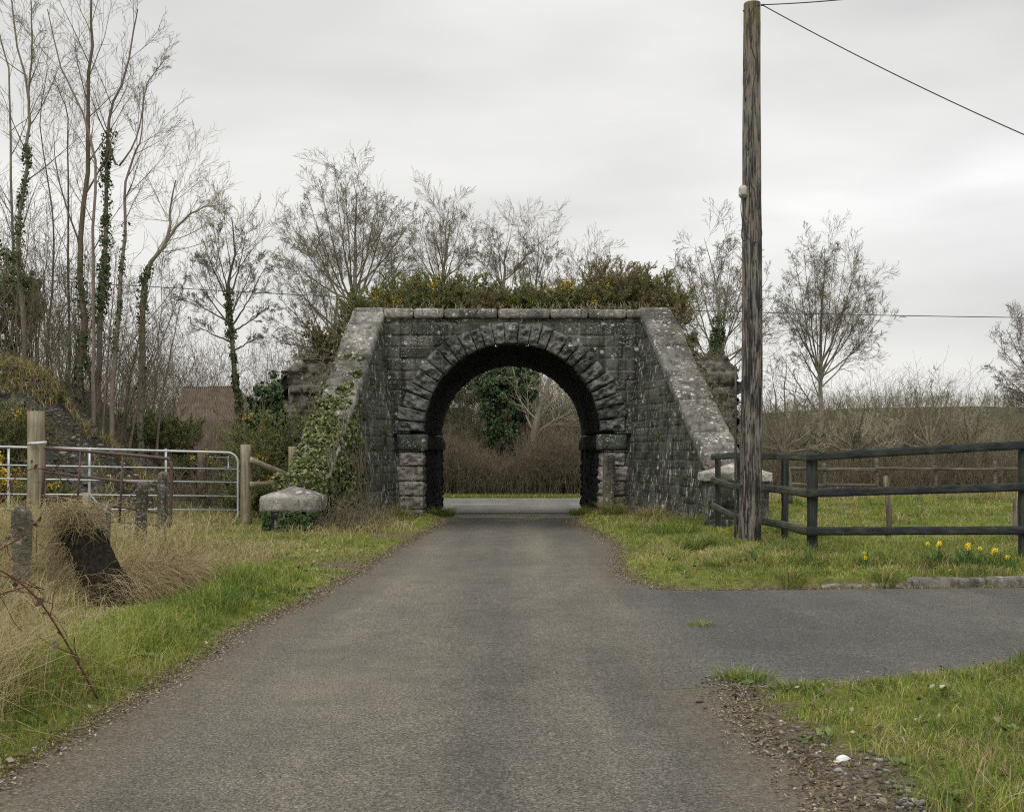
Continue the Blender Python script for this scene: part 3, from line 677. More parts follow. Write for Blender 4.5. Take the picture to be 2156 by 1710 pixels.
def tree(name, label, trunks, levels, seed, mt='bark', mtw='twig', group=None, ivy=None, K0=16, rmin=.0034, sides=8, rexp=.8, ivymat='ivy_dark', ivysize=.075):
    """trunks: list of (points, r0, r1); levels: kwargs for spawn"""
    rng = np.random.default_rng(seed)
    b0 = np.asarray(trunks[0][0][0], float)
    root = empty(name, (b0[0], b0[1], float(gz(b0[0], b0[1]))), label, 'tree', group)
    P = []; Rr = []; L = []
    for pts, r0, r1 in trunks:
        q = smoothpath(pts, K0); q[1:-1] += rng.normal(size=(K0 - 2, 3)) * r0 * .25
        P.append(q); Rr.append(r0 + (r1 - r0) * np.linspace(0, 1, K0) ** rexp); L.append(np.linalg.norm(np.diff(q, axis=0), axis=1).sum())
    P, Rr, L = np.array(P), np.array(Rr), np.array(L)
    V, Fs = tubes(P, Rr, sides)
    V = V + .12 * Rr.mean() * np.stack([vn(V[:, 0] * 8, V[:, 1] * 8, V[:, 2] * 3, seed + a, 2) for a in range(3)], 1)
    mk('trunk', V, Fs, M[mt], root, smooth=True)
    acc = Acc(); P1, R1, L1 = P, Rr, L; allb = []
    for li, lv in enumerate(levels):
        P1, R1, L1 = spawn(rng, P1, R1, L1, rmin=rmin, **lv); allb.append((P1, R1))
        V, Fs = tubes(P1, R1, 5 if li == 0 else 3); acc.add(V, Fs)
    acc.build('crown', M[mtw], root)
    if ivy:
        ac = Acc()
        for (ti, t0, t1, rad, cnt) in ivy:
            u = t0 + (t1 - t0) * rng.beta(1.1, 1.5, cnt); u = u[(vn(u * 38, ti * 3.1, 0, seed + 5, 2) > -.25) | (rng.random(cnt) < .25)]; cnt = len(u); u = u * (K0 - 1); i = np.clip(u.astype(int), 0, K0 - 2); f = (u - i)[:, None]
            c = P[ti][i] * (1 - f) + P[ti][i + 1] * f; dr = rng.normal(size=(cnt, 3)); dr[:, 2] *= .3; dr = nrm(dr)
            lump = 1 + .95 * vn(c[:, 0] * 3 + dr[:, 0], c[:, 1] * 2, c[:, 2] * 2.3 + dr[:, 0] * .8, seed + 9, 2)
            c = c + dr * (rad * lump * (rng.random(cnt) ** .5))[:, None]
            V, Fq, rn = leaf_quads(rng, c, dr, ivysize); ac.add(V, Fq, rnd=rn)
        ac.build('ivy', M[ivymat], root)
    return root
def thicket(name, label, x, y, hgt, n, seed, mat, lean=.18, tw=6, rad=.012, up=.05, K=8, wig=.12, zfun=gz, kind='stuff', cat='thicket', ratio=.4, tw2=3):
    """bare scrub too dense to count"""
    rng = np.random.default_rng(seed)
    X = rng.uniform(*x, n); Yv = rng.uniform(*y, n); P0 = np.stack([X, Yv, zfun(X, Yv) - .05], 1)
    h = hgt(X, Yv, rng); D = nrm(np.stack([rng.normal(size=n) * lean, rng.normal(size=n) * lean, np.ones(n)], 1))
    P = walk(rng, P0, D, h, K, up, wig); Rr = (rad * rng.uniform(.5, 1.4, n))[:, None] * np.linspace(1, .3, K)
    acc = Acc(); acc.add(*tubes(P, Rr, 3))
    P1, R1, L1 = spawn(rng, P, Rr, h, tw, t=(.15, .97), ang=(20, 65), ratio=ratio, fall=.4, K=5, up=.08, wig=.2, rr=.6, rmin=.0045); acc.add(*tubes(P1, R1, 3))
    if tw2:
        P2, R2, L2 = spawn(rng, P1, R1, L1, tw2, t=(.2, .97), ang=(25, 65), ratio=.5, fall=.4, K=3, up=.08, wig=.2, rr=.7, rmin=.0045); acc.add(*tubes(P2, R2, 3))
    return tag(acc.build(name, mat), label, cat, kind=kind)
def gorse(name, label, c, rad, h, seed, flowers=.0, group=None, dens=1.0, shoots=26, brown=0.0, cat='gorse bush', base=None):
    rng = np.random.default_rng(seed); c = np.asarray(c, float)
    root = empty(name, tuple(c), label, cat, group)
    n = int(shoots * dens)
    a = rng.uniform(0, 2 * np.pi, n); r = np.sqrt(rng.random(n)) * .6
    P0 = c + np.stack([np.cos(a) * r * rad[0], np.sin(a) * r * rad[1], 0 * a], 1)
    D = nrm(np.stack([np.cos(a) * r * rad[0] * 2.2, np.sin(a) * r * rad[1] * 2.0, .9 * h * np.ones(n)], 1))
    Lh = h * rng.uniform(.7, 1.12, n) * (1 - .25 * r)
    P = walk(rng, P0, D, Lh, 7, .1, .1); Rr = .018 * np.linspace(1, .3, 7)[None] * np.ones((n, 1))
    st = Acc(); st.add(*tubes(P, Rr, 4))
    P1, R1, L1 = spawn(rng, P, Rr, Lh, 11, t=(.12, .98), ang=(25, 75), ratio=.42, fall=.35, K=5, up=.10, wig=.16, rmin=.005); st.add(*tubes(P1, R1, 3))
    P2, R2, L2 = spawn(rng, P1, R1, L1, 5, t=(.25, 1), ang=(18, 50), ratio=.55, fall=.3, K=4, up=.08, wig=.15, rmin=.004); st.add(*tubes(P2, R2, 3))
    st.build('stems', M['twig'], root)
    # spines packed along the shoots
    fo = Acc()
    for (Pq, per, ln) in ((P1, 26, .055), (P2, 18, .05)):
        N, K, _ = Pq.shape; m = N * per; idx = np.repeat(np.arange(N), per); u = (.12 + .88 * rng.random(m)) * (K - 1); i = np.clip(u.astype(int), 0, K - 2); f = (u - i)[:, None]
        b = Pq[idx, i] * (1 - f) + Pq[idx, i + 1] * f; T = nrm(Pq[idx, i + 1] - Pq[idx, i]); d = nrm(rdir(rng, m) + T * .7); sd = nrm(np.cross(d, rdir(rng, m)))
        l = (ln * rng.uniform(.6, 1.3, m))[:, None]
        V = np.stack([b - sd * .009, b + sd * .009, b + d * l], 1).reshape(-1, 3)
        pr = .5 + .5 * vn(Pq[:, 2, 0] * 1.6, Pq[:, 2, 1] * 1.6, Pq[:, 2, 2] * 1.6, seed, 2)
        rn = np.clip(np.repeat(pr * .75 + .25 * rng.random(N) + brown, per) * .85 + .15 * rng.random(m), 0, 1)
        fo.add(V, np.arange(m * 3).reshape(-1, 3), rnd=np.repeat(rn, 3))
    fo.build('foliage', M['gorse'], root)
    if flowers > 0:
        tips = P2[:, -1]; sel = (vn(tips[:, 0] * 2.2, tips[:, 1] * 2.2, tips[:, 2] * 2.2, seed + 3, 1) > .72 - flowers) & (rng.random(len(tips)) < .7)
        b = tips[sel]
        if len(b) > 3:
            b = np.repeat(b, 9, 0) + rng.normal(size=(len(b) * 9, 3)) * np.array([.035, .035, .05])
            V, Fq, rn = leaf_quads(rng, b, rdir(rng, len(b)), .038); mk('flowers', V, Fq, M['flower'], root, {'rnd': rn})
    return root
def leafy(name, label, blobs, n, seed, mat='evergreen', size=.09, cat='shrub', base=None, group=None, stems=True):
    """evergreen shrub: leaves gathered in clumps through the volume; blobs: (centre, radii)"""
    rng = np.random.default_rng(seed); c0 = np.array(blobs[0][0]); z0 = float(gz(c0[0], c0[1])) if base is None else base
    root = empty(name, (c0[0], c0[1], z0), label, cat, group); fo = Acc(); st = Acc()
    for c, r in blobs:
        c, r = np.array(c, float), np.array(r, float); k = max(12, int(n / 60 / len(blobs)))
        q = rdir(rng, k) * (rng.random((k, 1)) ** .28); cc = c + q * r
        cr = rng.uniform(.10, .24, k) * r.mean()
        m = 60; idx = np.repeat(np.arange(k), m); dd = rdir(rng, k * m)
        pos = cc[idx] + dd * (cr[idx] * rng.random(k * m) ** .4)[:, None]
        V, Fq, rn = leaf_quads(rng, pos, dd + nrm(q[idx]) * .8 + UP * .4, size)
        cl = rng.random(k)[idx]; rr = np.clip(.55 * cl + .45 * rng.random(k * m), 0, 1); fo.add(V, Fq, rnd=np.repeat(rr, 4))
        if stems:
            ns = 14; e = cc[rng.integers(0, k, ns)]; s0 = np.array([c[0], c[1], z0]) + rng.normal(size=(ns, 3)) * [.15, .15, 0]
            uu = np.linspace(0, 1, 6)[None, :, None]; P = s0[:, None] * (1 - uu) + e[:, None] * uu + rng.normal(size=(ns, 6, 3)) * .05; st.add(*tubes(P, np.full((ns, 6), .02) * np.linspace(1.4, .4, 6), 4))
    fo.build('foliage', M[mat], root)
    if stems: st.build('stems', M['bark'], root)
    return root

# ------------------------------------------------------------------ grass (stuff)
def blades(rng, X, Y, Z, h, w, dry, rnd, lean=.45, curl=.5, az=None):
    n = len(X); a = rng.uniform(0, 2 * np.pi, n) if az is None else az; la = np.abs(rng.normal(size=n)) * lean
    d = np.stack([np.cos(a), np.sin(a), 0 * a], 1); s = np.stack([-np.sin(a + rng.normal(size=n)), np.cos(a + rng.normal(size=n)), 0 * a], 1)
    b = np.stack([X, Y, Z], 1); hh = h[:, None]; la = la[:, None]; cu = curl * rng.uniform(.3, 1.3, n)[:, None]
    m1 = b + hh * (d * la * .35 + UP * .45); m2 = b + hh * (d * (la * .9 + cu * .15) + UP * .8 * (1 - .25 * np.minimum(la, 1.5))); tp = b + hh * (d * (la * 1.4 + cu * .5) + UP * (1 - .5 * np.minimum(la, 1.6)))
    w = w[:, None]
    V = np.stack([b - s * w * .5, b + s * w * .5, m1 - s * w * .45, m1 + s * w * .45, m2 - s * w * .3, m2 + s * w * .3, tp], 1).reshape(-1, 3)
    k = np.arange(n)[:, None] * 7
    Fq = np.concatenate([k + [0, 1, 3, 2], k + [2, 3, 5, 4]]); Ft = k + [4, 5, 6]
    return V, [Fq, Ft], np.repeat(dry, 7), np.repeat(rnd, 7)
def grass_patch(name, label, n_per, hfun, dfun, dens, region, seed, wid=.0045, lean=.45, step=1.0, curl=.5, cat='grass', view=True):
    """region: list of (x0,x1,y0,y1); density falls off and width grows with distance"""
    rng = np.random.default_rng(seed); ac = Acc()
    for (x0, x1, y0, y1) in region:
        ys = np.arange(y0, y1, step)
        for ya in ys:
            yb = min(ya + step, y1); ym = (ya + yb) / 2; k = max(1.0, ym / 7.0)
            xa, xb = (max(x0, -.47 * yb - 1.0), min(x1, .47 * yb + 1.0)) if view else (x0, x1)
            if xb <= xa: continue
            n = int(n_per / k ** 1.45 * (xb - xa) * (yb - ya))
            X = rng.uniform(xa, xb, n); Y = rng.uniform(ya, yb, n)
            e = -rdist(X, Y)
            keep = (rng.random(n) < dens(X, Y)) & (e > rng.normal(size=n) * .03)
            X, Y = X[keep], Y[keep]
            if not len(X): continue
            tn = .5 + .5 * vn(X * 5, Y * 5, 0, seed + 1, 2)
            h = hfun(X, Y) * rng.uniform(.45, 1.25, len(X)) * (.7 + .6 * tn)
            dry = np.clip((rng.random(len(X)) < dfun(X, Y)) * 1.0 + rng.normal(size=len(X)) * .12, 0, 1)
            rn = np.clip(.5 + .33 * vn(X * .8, Y * .8, 0, seed + 2, 3) + .25 * vn(X * 7, Y * 7, 0, seed + 3, 1) + .16 * rng.normal(size=len(X)), 0, 1)
            V, Fs, dd, rr = blades(rng, X, Y, gz(X, Y) - .012, h, np.full(len(X), wid * k ** .72) * rng.uniform(.7, 1.4, len(X)), dry, rn, lean, curl)
            ac.add(V, Fs, dry=dd, rnd=rr)
    return tag(ac.build(name, M['grass']), label, cat, kind='stuff')
def inbridge(X, Y): return (Y > 20.2) & (np.abs(X) > 3.1 - .0 * X) & (np.abs(X) < 5.2) & (Y < 32) | ((Y > 25.0) & (Y < 32.3) & (np.abs(X) > 1.95) & (np.abs(X) < 5.2)) | ((Y > 20.2) & (Y < 25.3) & (np.abs(X) > 2.45 + (25.2 - Y) * .21) & (np.abs(X) < 4.2))
def gh(X, Y):
    e = -rdist(X, Y)
    h = .075 + .03 * vn(X * .7, Y * .7, 0, 81, 2)
    h = h + .16 * ss(vn(X * 1.1 + 3, Y * .9, 0, 82, 2), .15, .55) * ((X > 1.5) | (Y < 12))
    h = np.where((X < -1.5) & (Y > 11.5), np.minimum(h, .055 + .05 * ss(vn(X, Y, 0, 83, 2), .3, .6)), h)
    lush = np.exp(-((X + 3.0) / .5) ** 2 - ((Y - 11.8) / 1.6) ** 2) + np.exp(-((X + 2.75) / .45) ** 2 - ((Y - 8.3) / 1.8) ** 2) * .7
    h = h + .20 * np.clip(lush, 0, 1) + .07 * ((X > 2.6) & (Y < 8)) * ss(X, 2.4, 4) + .06 * ((X > 3) & (Y > 13) & (Y < 17))
    return h * (.35 + .65 * ss(e, 0, .4))
def gd(X, Y):
    d = .12 + .32 * ss(vn(X * .8, Y * .8, 0, 84, 3), 0, .5)
    d = np.where((X < -3.2) & (Y < 18), .65, d); d = d + .25 * ((X > 1.5) & (Y > 17) & (Y < 25)) * 0
    d = d + .3 * np.exp(-((X + 4) / 1.6) ** 2 - ((Y - 20) / 2.2) ** 2) + .35 * ss(Y, 30, 35)
    lush = np.exp(-((X + 3.0) / .5) ** 2 - ((Y - 11.8) / 1.6) ** 2) + np.exp(-((X + 2.75) / .5) ** 2 - ((Y - 8.3) / 2) ** 2)
    return np.clip(d - .5 * lush, .04, .9)
def gdens(X, Y):
    return np.clip((1 - .93 * dirt(X, Y)) * (.35 + .65 * ss(vn(X * 2.5, Y * 2.5, 0, 85, 2), -.5, .1)) * ~inbridge(X, Y), 0, 1)
grass_patch('grass', 'short green and yellowish grass of the verges, the clearing and the field', 5200, gh, gd, gdens, [(-20, 20, 3.6, 36)], 1)
# straw-coloured tall grass on the left bank, by the gates, the pier and the hedge foot
def th(X, Y): return .26 + .10 * ss(-X, 3.8, 5) + .26 * ss(vn(X * .9, Y * .9, 0, 91, 2), -.3, .6)
def td(X, Y):
    thr = np.interp(Y, [4, 6, 8, 9.5, 16], [2.25, 2.6, 3.15, 3.3, 3.1]); a = ss(-X, thr - .15, thr + .35) * (1 - ss(Y, 13.5, 16.5))
    a = a * (1 - .95 * np.exp(-((X + 3.55) / .42) ** 2 - ((Y - 9.4) / 1.0) ** 2))
    a = a * (1 - .8 * (np.exp(-((X + 3.0) / .5) ** 2 - ((Y - 11.8) / 1.6) ** 2)))
    return np.clip(a, 0, 1) * ss(vn(X * 1.3, Y * 1.3, 0, 92, 2), -.6, .1)
grass_patch('tall_dry_grass', 'tall straw coloured dead grass on the bank round the concrete posts', 2600, th, lambda X, Y: .86 + 0 * X, td, [(-8, -2.6, 4.4, 16.6)], 2, wid=.0042, lean=.65, curl=1.1)
def pd(X, Y):
    p = np.exp(-((X + 3.4) / 1.5) ** 2 - ((Y - 19.9) / .55) ** 2) + .6 * np.exp(-((X + 2.7) / .5) ** 2 - ((Y - 22) / 2) ** 2)
    g = (X < -5.3) * (Y > 18.4) * .8 + (X > 4.9) * np.exp(-((Y - 20) / 1.3) ** 2) * .5 * (X < 6.2) + (X > 1.6) * (X < 3.1) * (Y > 20) * (Y < 25) * .35
    return np.clip(p + g, 0, 1) * ss(vn(X * 1.6, Y * 1.6, 0, 93, 2), -.4, .2)
grass_patch('rough_grass', 'rough dead grass at the foot of the bridge and beyond the steel gate', 2200, lambda X, Y: .17 + .13 * ss(vn(X, Y, 0, 94, 2), -.3, .5), lambda X, Y: .72 + 0 * X,
            lambda X, Y: pd(X, Y) * (1 - .9 * (((X > -3.2) & (X < 0) & (Y < 24)) * 0)), [(-16, 8, 18.0, 25.1)], 3, wid=.0045, lean=.6, curl=.9)
grass_patch('hedge_foot_grass', 'pale dead grass along the foot of the hedge across the field', 1500, lambda X, Y: .35 + 0 * X, lambda X, Y: .85 + 0 * X, lambda X, Y: (Y > 31.5) * .8, [(5.6, 18, 31.5, 34.5), (-16, -5.5, 24, 33)], 4, wid=.0045, lean=.5, curl=.8)
# far verge beyond the main road
rng = np.random.default_rng(8); n = 26000
X = rng.uniform(-9, 9, n); Y = rng.uniform(42.7, 44.6, n); V, Fs, dd, rr = blades(rng, X, Y, -.33 + 0 * X, rng.uniform(.06, .2, n), np.full(n, .02), (rng.random(n) < .2) * 1., np.clip(.45 + .2 * rng.normal(size=n), 0, 1))
tag(Acc().add(V, Fs, dry=dd, rnd=rr).build('far_verge_grass', M['grass']), 'strip of green verge grass on the far side of the main road', 'grass', kind='stuff')

# ------------------------------------------------------------------ loose stones and litter (stuff)
ICO = None
def scatter_stones(name, label, X, Y, s, seed, mat, zoff=0, flat=.55, cat='stones'):
    rng = np.random.default_rng(seed); g = (1 + 5 ** .5) / 2
    iv = nrm(np.array([(-1, g, 0), (1, g, 0), (-1, -g, 0), (1, -g, 0), (0, -1, g), (0, 1, g), (0, -1, -g), (0, 1, -g), (g, 0, -1), (g, 0, 1), (-g, 0, -1), (-g, 0, 1)], float))
    fv = np.array([(0, 11, 5), (0, 5, 1), (0, 1, 7), (0, 7, 10), (0, 10, 11), (1, 5, 9), (5, 11, 4), (11, 10, 2), (10, 7, 6), (7, 1, 8), (3, 9, 4), (3, 4, 2), (3, 2, 6), (3, 6, 8), (3, 8, 9), (4, 9, 5), (2, 4, 11), (6, 2, 10), (8, 6, 7), (9, 8, 1)])
    n = len(X); a = rng.uniform(0, 6.28, n); V = np.broadcast_to(iv, (n, 12, 3)) * (1 + .35 * rng.normal(size=(n, 12, 1)).clip(-1, 1)) * np.stack([rng.uniform(.8, 1.5, n), rng.uniform(.6, 1, n), rng.uniform(.3, .7, n) * flat * 1.6], 1)[:, None]
    x = V[..., 0] * np.cos(a)[:, None] - V[..., 1] * np.sin(a)[:, None]; y = V[..., 0] * np.sin(a)[:, None] + V[..., 1] * np.cos(a)[:, None]
    V = np.stack([x, y, V[..., 2]], -1) * s[:, None, None]; ground = np.where(rdist(X, Y) > 0, road_z(X, Y) + .008, gz(X, Y))
    V = V + np.stack([X, Y, ground + s * .15 + zoff], 1)[:, None]
    Fq = (np.arange(n)[:, None, None] * 12 + fv[None]).reshape(-1, 3)
    return tag(mk(name, V.reshape(-1, 3), Fq, mat, None, {'rnd': np.repeat(rng.random(n), 12)}), label, cat, kind='stuff')
rng = np.random.default_rng(17)
n = 2400; Y = 3.9 + 3.2 * rng.random(n) ** 1.6; X = 1.5 + .05 * (6 - Y) + .16 * rng.normal(size=n) + .2 * rng.random(n); k = (dirt(X, Y) > .35) & (vn(X * 3, Y * 3, 0, 5, 2) > -.25)
X, Y = X[k], Y[k]; scatter_stones('loose_gravel', 'loose grey gravel and slate chips at the road corner', X, Y, .004 + .019 * rng.random(len(X)) ** 3.5, 18, M['gravel'], cat='gravel')
# crumbs, twigs and dead leaves along all road edges
n = 26000; Y = rng.uniform(3.8, 25, n) ** 1.0; sd = rng.random(n) < .5; X = np.where(sd, lane_l(Y) + .07 * rng.normal(size=n), lane_r(Y) - .09 * rng.normal(size=n)); k = ~((~sd) & (Y > 7.4) & (Y < 12.0))
X, Y = X[k], Y[k]; xs2 = rng.uniform(1.5, 7, 5000); far_ = rng.random(5000) < .5; ys2 = np.where(far_, side_f(xs2) - np.abs(.04 * rng.normal(size=5000)), side_n(xs2) + .06 * rng.normal(size=5000))
X = np.concatenate([X, xs2]); Y = np.concatenate([Y, ys2])
zz = np.where(rdist(X, Y) > 0, road_z(X, Y) + .012, gz(X, Y) + .006); cen = np.stack([X, Y, zz], 1)
V, Fq, rn = leaf_quads(rng, cen, np.broadcast_to(UP, cen.shape), .020, .35, .5)
tag(mk('leaf_litter', V, Fq, M['deadleaf'], None, {'rnd': rn}), 'brown crumbs of leaf and twig litter lining the road edges', 'leaf litter', kind='stuff')
n = 900; X = rng.uniform(-2.2, 6, n); Y = rng.uniform(4, 20, n); k = rdist(X, Y) > .1; scatter_stones('road_chippings', 'small pale chippings strewn over the tarmac', X[k], Y[k], .003 + .005 * rng.random(k.sum()) ** 2, 19, M['gravel'], cat='chippings')
w = PX(1772, 1625, 5.25)
V, Fq, U = hexa(boxc(1.52, 1.60, 5.23, 5.265, .03, .048), (10, 6, 5), .006, .008, 12, 77, .012)
V[:, 2] += .01 * np.sin(U[:, 0] * 3.14) ; tag(mk('white_stone', V, Fq, M['quartz'], smooth=True), 'white curved stone lying in the gravel at the lower right road corner', 'stone')

# ------------------------------------------------------------------ kerb
xk = [3.35, 3.9, 4.33, 5.23, 6.15, 7.05, 7.95]
kb = ['broken low kerb stone half buried in grass, leftmost of the kerb', 'short mossy kerb stone sunk in grass beside the long clear kerb', 'long clear concrete kerb stone beside the tarmac below the daffodils', 'concrete kerb stone at the right edge of the photo', 'kerb stone outside the frame on the right', 'kerb stone farthest outside the frame']
for i in range(4):
    ya = float(side_f(xk[i])) + .02; yb_ = float(side_f(xk[i + 1])) + .02; zt_ = [.05, .05, .105, .115][i]
    cor = [[[(x, y, z) for z in (-.05, zt_)] for y in (yy, yy + .13)] for x, yy in ((xk[i] + .01, ya), (xk[i + 1] - .01, yb_))]
    V, Fq, U = hexa(cor, (16, 4, 4), .004, .008 if i > 1 else .02, 5, 500 + i, .02)
    tag(mk('kerb_stone', V, Fq, M['kerb'], None, {'blk': np.full(len(V), .5), 'mort': np.ones(len(V))}, True), kb[i], 'kerb', 'kerb stones along the side road')

# ------------------------------------------------------------------ utility pole
pb, pt = np.array([3.43, 16.15, -.2]), np.array([3.495, 16.15, 7.97])
pole = empty('utility_pole', (3.43, 16.15, .08), 'tall weathered creosoted wooden utility pole beside the black fence', 'pole')
nz, na = 420, 84; u = np.linspace(0, 1, nz); a = np.linspace(0, 2 * np.pi, na, endpoint=False); Ug, Ag = np.meshgrid(u, a, indexing='ij')
cen = pb + (pt - pb) * Ug[..., None]; cen[..., 0] += -.05 * np.sin(Ug * 3.0) * 0 + .02 * np.sin(Ug * 5)
rad = .165 - .045 * Ug; cx_, cy_ = np.cos(Ag), np.sin(Ag)
cr = vn(cx_ * 6, cy_ * 6, Ug * 14, 3, 3) ; crack = ss(np.abs(cr), .09, .0) * ss(vn(cx_ * 2, cy_ * 2, Ug * 9, 9, 2), -.4, .2)
rad = rad * (1 + .02 * vn(cx_ * 3, cy_ * 3, Ug * 3, 5, 2)) - .014 * crack + .004 * vn(cx_ * 14, cy_ * 14, Ug * 20, 6, 2)
V = cen + np.stack([rad * cx_, rad * cy_, 0 * rad], -1)
I = np.arange(nz - 1)[:, None] * na; J = np.arange(na)[None]; J2 = (J + 1) % na
Fs = [np.stack([I + J, I + J2, I + na + J2, I + na + J], -1).reshape(-1, 4), np.arange((nz - 1) * na, nz * na)[None]]
mk('shaft', V.reshape(-1, 3), Fs, M['pole'], pole, {'crack': np.concatenate([crack.ravel()])}, True)
def cyl_part(name, pts, r, mat, parent, s=8, K=None):
    p = smoothpath(pts, K) if K else np.asarray(pts, float); V, Fs = tube(p, r, s); return mk(name, V, Fs, mat, parent, smooth=True)
d0 = 16.15 - .17
def pp(x, y, dd=0): q = PX(x, y, d0 + dd); return q
V, Fq, U = hexa(boxc(3.27, 3.38, 16.02, 16.11, 5.15, 5.31), (6, 5, 8), .006, .0, 5, 3, .015)
bx_ = mk('junction_box', V, Fq, M['plastic'], pole, smooth=True)
V, Fq, U = hexa(boxc(3.285, 3.365, 16.0, 16.02, 5.17, 5.29), (4, 2, 4), .003, .0, 5, 3, .008); mk('lid', V, Fq, M['plastic'], bx_, smooth=True)
cyl_part('cable_loop', [pp(1562, 412), pp(1560, 440), pp(1563, 470), pp(1561, 498), pp(1567, 508), pp(1569, 490), pp(1564, 455)], .007, M['cable'], pole, 6, 40)
cyl_part('cable_loop', [pp(1588, 400), pp(1593, 430), pp(1601, 470), pp(1604, 495), pp(1598, 508), pp(1586, 511), pp(1574, 500), pp(1566, 480)], .007, M['cable'], pole, 6, 40)
cyl_part('down_lead', [pp(1600, 12), pp(1588, 16), pp(1578, 40), pp(1580, 90), pp(1592, 140), pp(1584, 200), pp(1586, 300), pp(1580, 380), pp(1588, 400)], .008, M['cable'], pole, 6, 60)
cyl_part('conduit', [(3.215, 16.08, .05), (3.225, 16.08, 2.72)], .017, M['darksteel'], pole, 8, 8)
for zz in (1.0, 2.2): cyl_part('conduit_clip', [(3.20, 16.07, zz), (3.32, 16.07, zz)], .012, M['darksteel'], pole, 6)
cyl_part('bolt', [PX(1564, 24, 16.13), PX(1574, 23, 16.13)], .012, M['darksteel'], pole, 6)
cyl_part('hook', [PX(1602, 12, 16.05), PX(1609, 11, 16.05)], .014, M['darksteel'], pole, 6)
def wire(name, label, a, b, sag, r=.008, K=60):
    u = np.linspace(0, 1, K)[:, None]; p = np.asarray(a) * (1 - u) + np.asarray(b) * u - UP * sag * 4 * u * (1 - u); V, Fs = tube(p, r, 5)
    return tag(mk(name, V, Fs, M['cable']), label, 'cable')
wire('overhead_wire', 'overhead line running down to the right from the wooden pole top', PX(1606, 12, 16.05), PX(2420, 395, 13.5), .10)
wire('overhead_wire', 'overhead line leaving the pole top out of the picture top', PX(1606, 11, 16.05), PX(2050, -35, 12), .04)
wire('overhead_wire', 'overhead line crossing behind the bridge and the trees', PX(-400, 556, 46), PX(2600, 672, 46), .55, .017)

# ------------------------------------------------------------------ black post and rail fence
fence = empty('black_rail_fence', (3.82, 14.2, .1), 'black painted post and rail fence turning a corner behind the wooden pole', 'fence')
fp = [(3.58, 19.5, .0, 1.47), (3.72, 18.3, .0, 1.40), (3.92, 16.1, .0, 1.41), (3.83, 14.25, -.1, 1.42), (6.22, 13.55, -.1, 1.62), (8.6, 12.9, -.1, 1.7)]
for i, (x, y, z0, z1) in enumerate(fp):
    V, Fq, U = hexa(boxc(x - .055 + (.03 if i < 3 else 0), x + .06, y - .05, y + .055, z0 - .1, z1), (3, 3, 16), .0, .006, 3, 600 + i, .006)
    mk('post', V, Fq, M['black_post'], fence)
def rails(pts, hs, wmat, seed):
    for k, h in enumerate(hs):
        for i in range(len(pts) - 1):
            a = (pts[i][0], pts[i][1], h[i]); b = (pts[i + 1][0], pts[i + 1][1], h[i + 1])
            V, Fq, U = hexa(barc(a, b, .045, .105), (20, 2, 3), 0, .005, 2, seed + k * 7 + i, .004)
            mk('rail', V, Fq, wmat, fence)
side_pts = [(3.50, 19.55), (3.60, 18.2), (3.80, 16.1), (3.745, 14.17)]
rails(side_pts, [(1.395, 1.43, 1.43, 1.425), (.995, .93, .955, .965), (.56, .44, .46, .485)], M['black_rail_y'], 620)
rails([(3.735, 14.17), (6.20, 13.47), (8.6, 12.8)], [(1.425, 1.575, 1.66), (.965, 1.07, 1.12), (.485, .545, .6)], M['black_rail'], 650)

# field fence and old stakes
ff = empty('field_fence', PX(1845, 1040, 33), 'silvery old timber field fence in front of the bare hedge', 'fence')
def stake(parent, name, px, y0, y1, d, w, mat, seed, lean=0, label=None, cat=None, group=None, amp=.015):
    a, b = PX(px, y1, d), PX(px + lean, y0, d); a[2] -= .1
    pts = smoothpath([a, (a + b) / 2 + np.array([amp, 0, 0]), b], 9); V, Fs = tube(pts, w / 2 * np.linspace(1.08, .92, 9), 9)
    V = V + amp * .4 * np.stack([vn(V[:, 0] * 9, V[:, 1] * 9, V[:, 2] * 5, seed + k, 2) for k in range(3)], 1)
    o = mk(name, V, Fs, mat, parent, smooth=True)
    if label: tag(o, label, cat, group)
    return o
for i, (x, y0, y1) in enumerate([(1845, 965, 1045), (1969, 981, 1047), (2094, 971, 1046), (2200, 975, 1046), (1735, 975, 1045)]): stake(ff, 'post', x, y0, y1, 33, .12, M['grey_rail'], 700 + i)
for k, (ya, yb_) in enumerate([(986, 988), (1019, 1022)]):
    xs_ = [1660, 1735, 1845, 1969, 2094, 2200]
    for i in range(len(xs_) - 1):
        if k == 1 and i > 1: continue
        V, Fq, U = hexa(barc(PX(xs_[i], ya + (i % 2) * 1.5, 32.9), PX(xs_[i + 1] + 3, yb_, 32.9), .03, .09), (10, 2, 2), 0, .012, 3, 720 + k * 10 + i, 0); mk('rail', V, Fq, M['grey_rail'], ff)
stake(None, 'wooden_stake', 1870, 1002, 1136, 17.2, .085, M['oldpost'], 731, -6, 'split old round stake in the field seen between the black rails', 'post', 'old stakes in the field', .03)
stake(None, 'wooden_stake', 1663, 985, 1050, 24, .12, M['oldpost'], 732, -5, 'pale broken stake just right of the wooden pole, beyond the fence', 'post', 'old stakes in the field', .03)
stake(None, 'wooden_stake', 2133, 1050, 1165, 15.5, .11, M['oldpost'], 733, 7, 'leaning pale stake at the right edge behind the black fence post', 'post', 'old stakes in the field', .02)

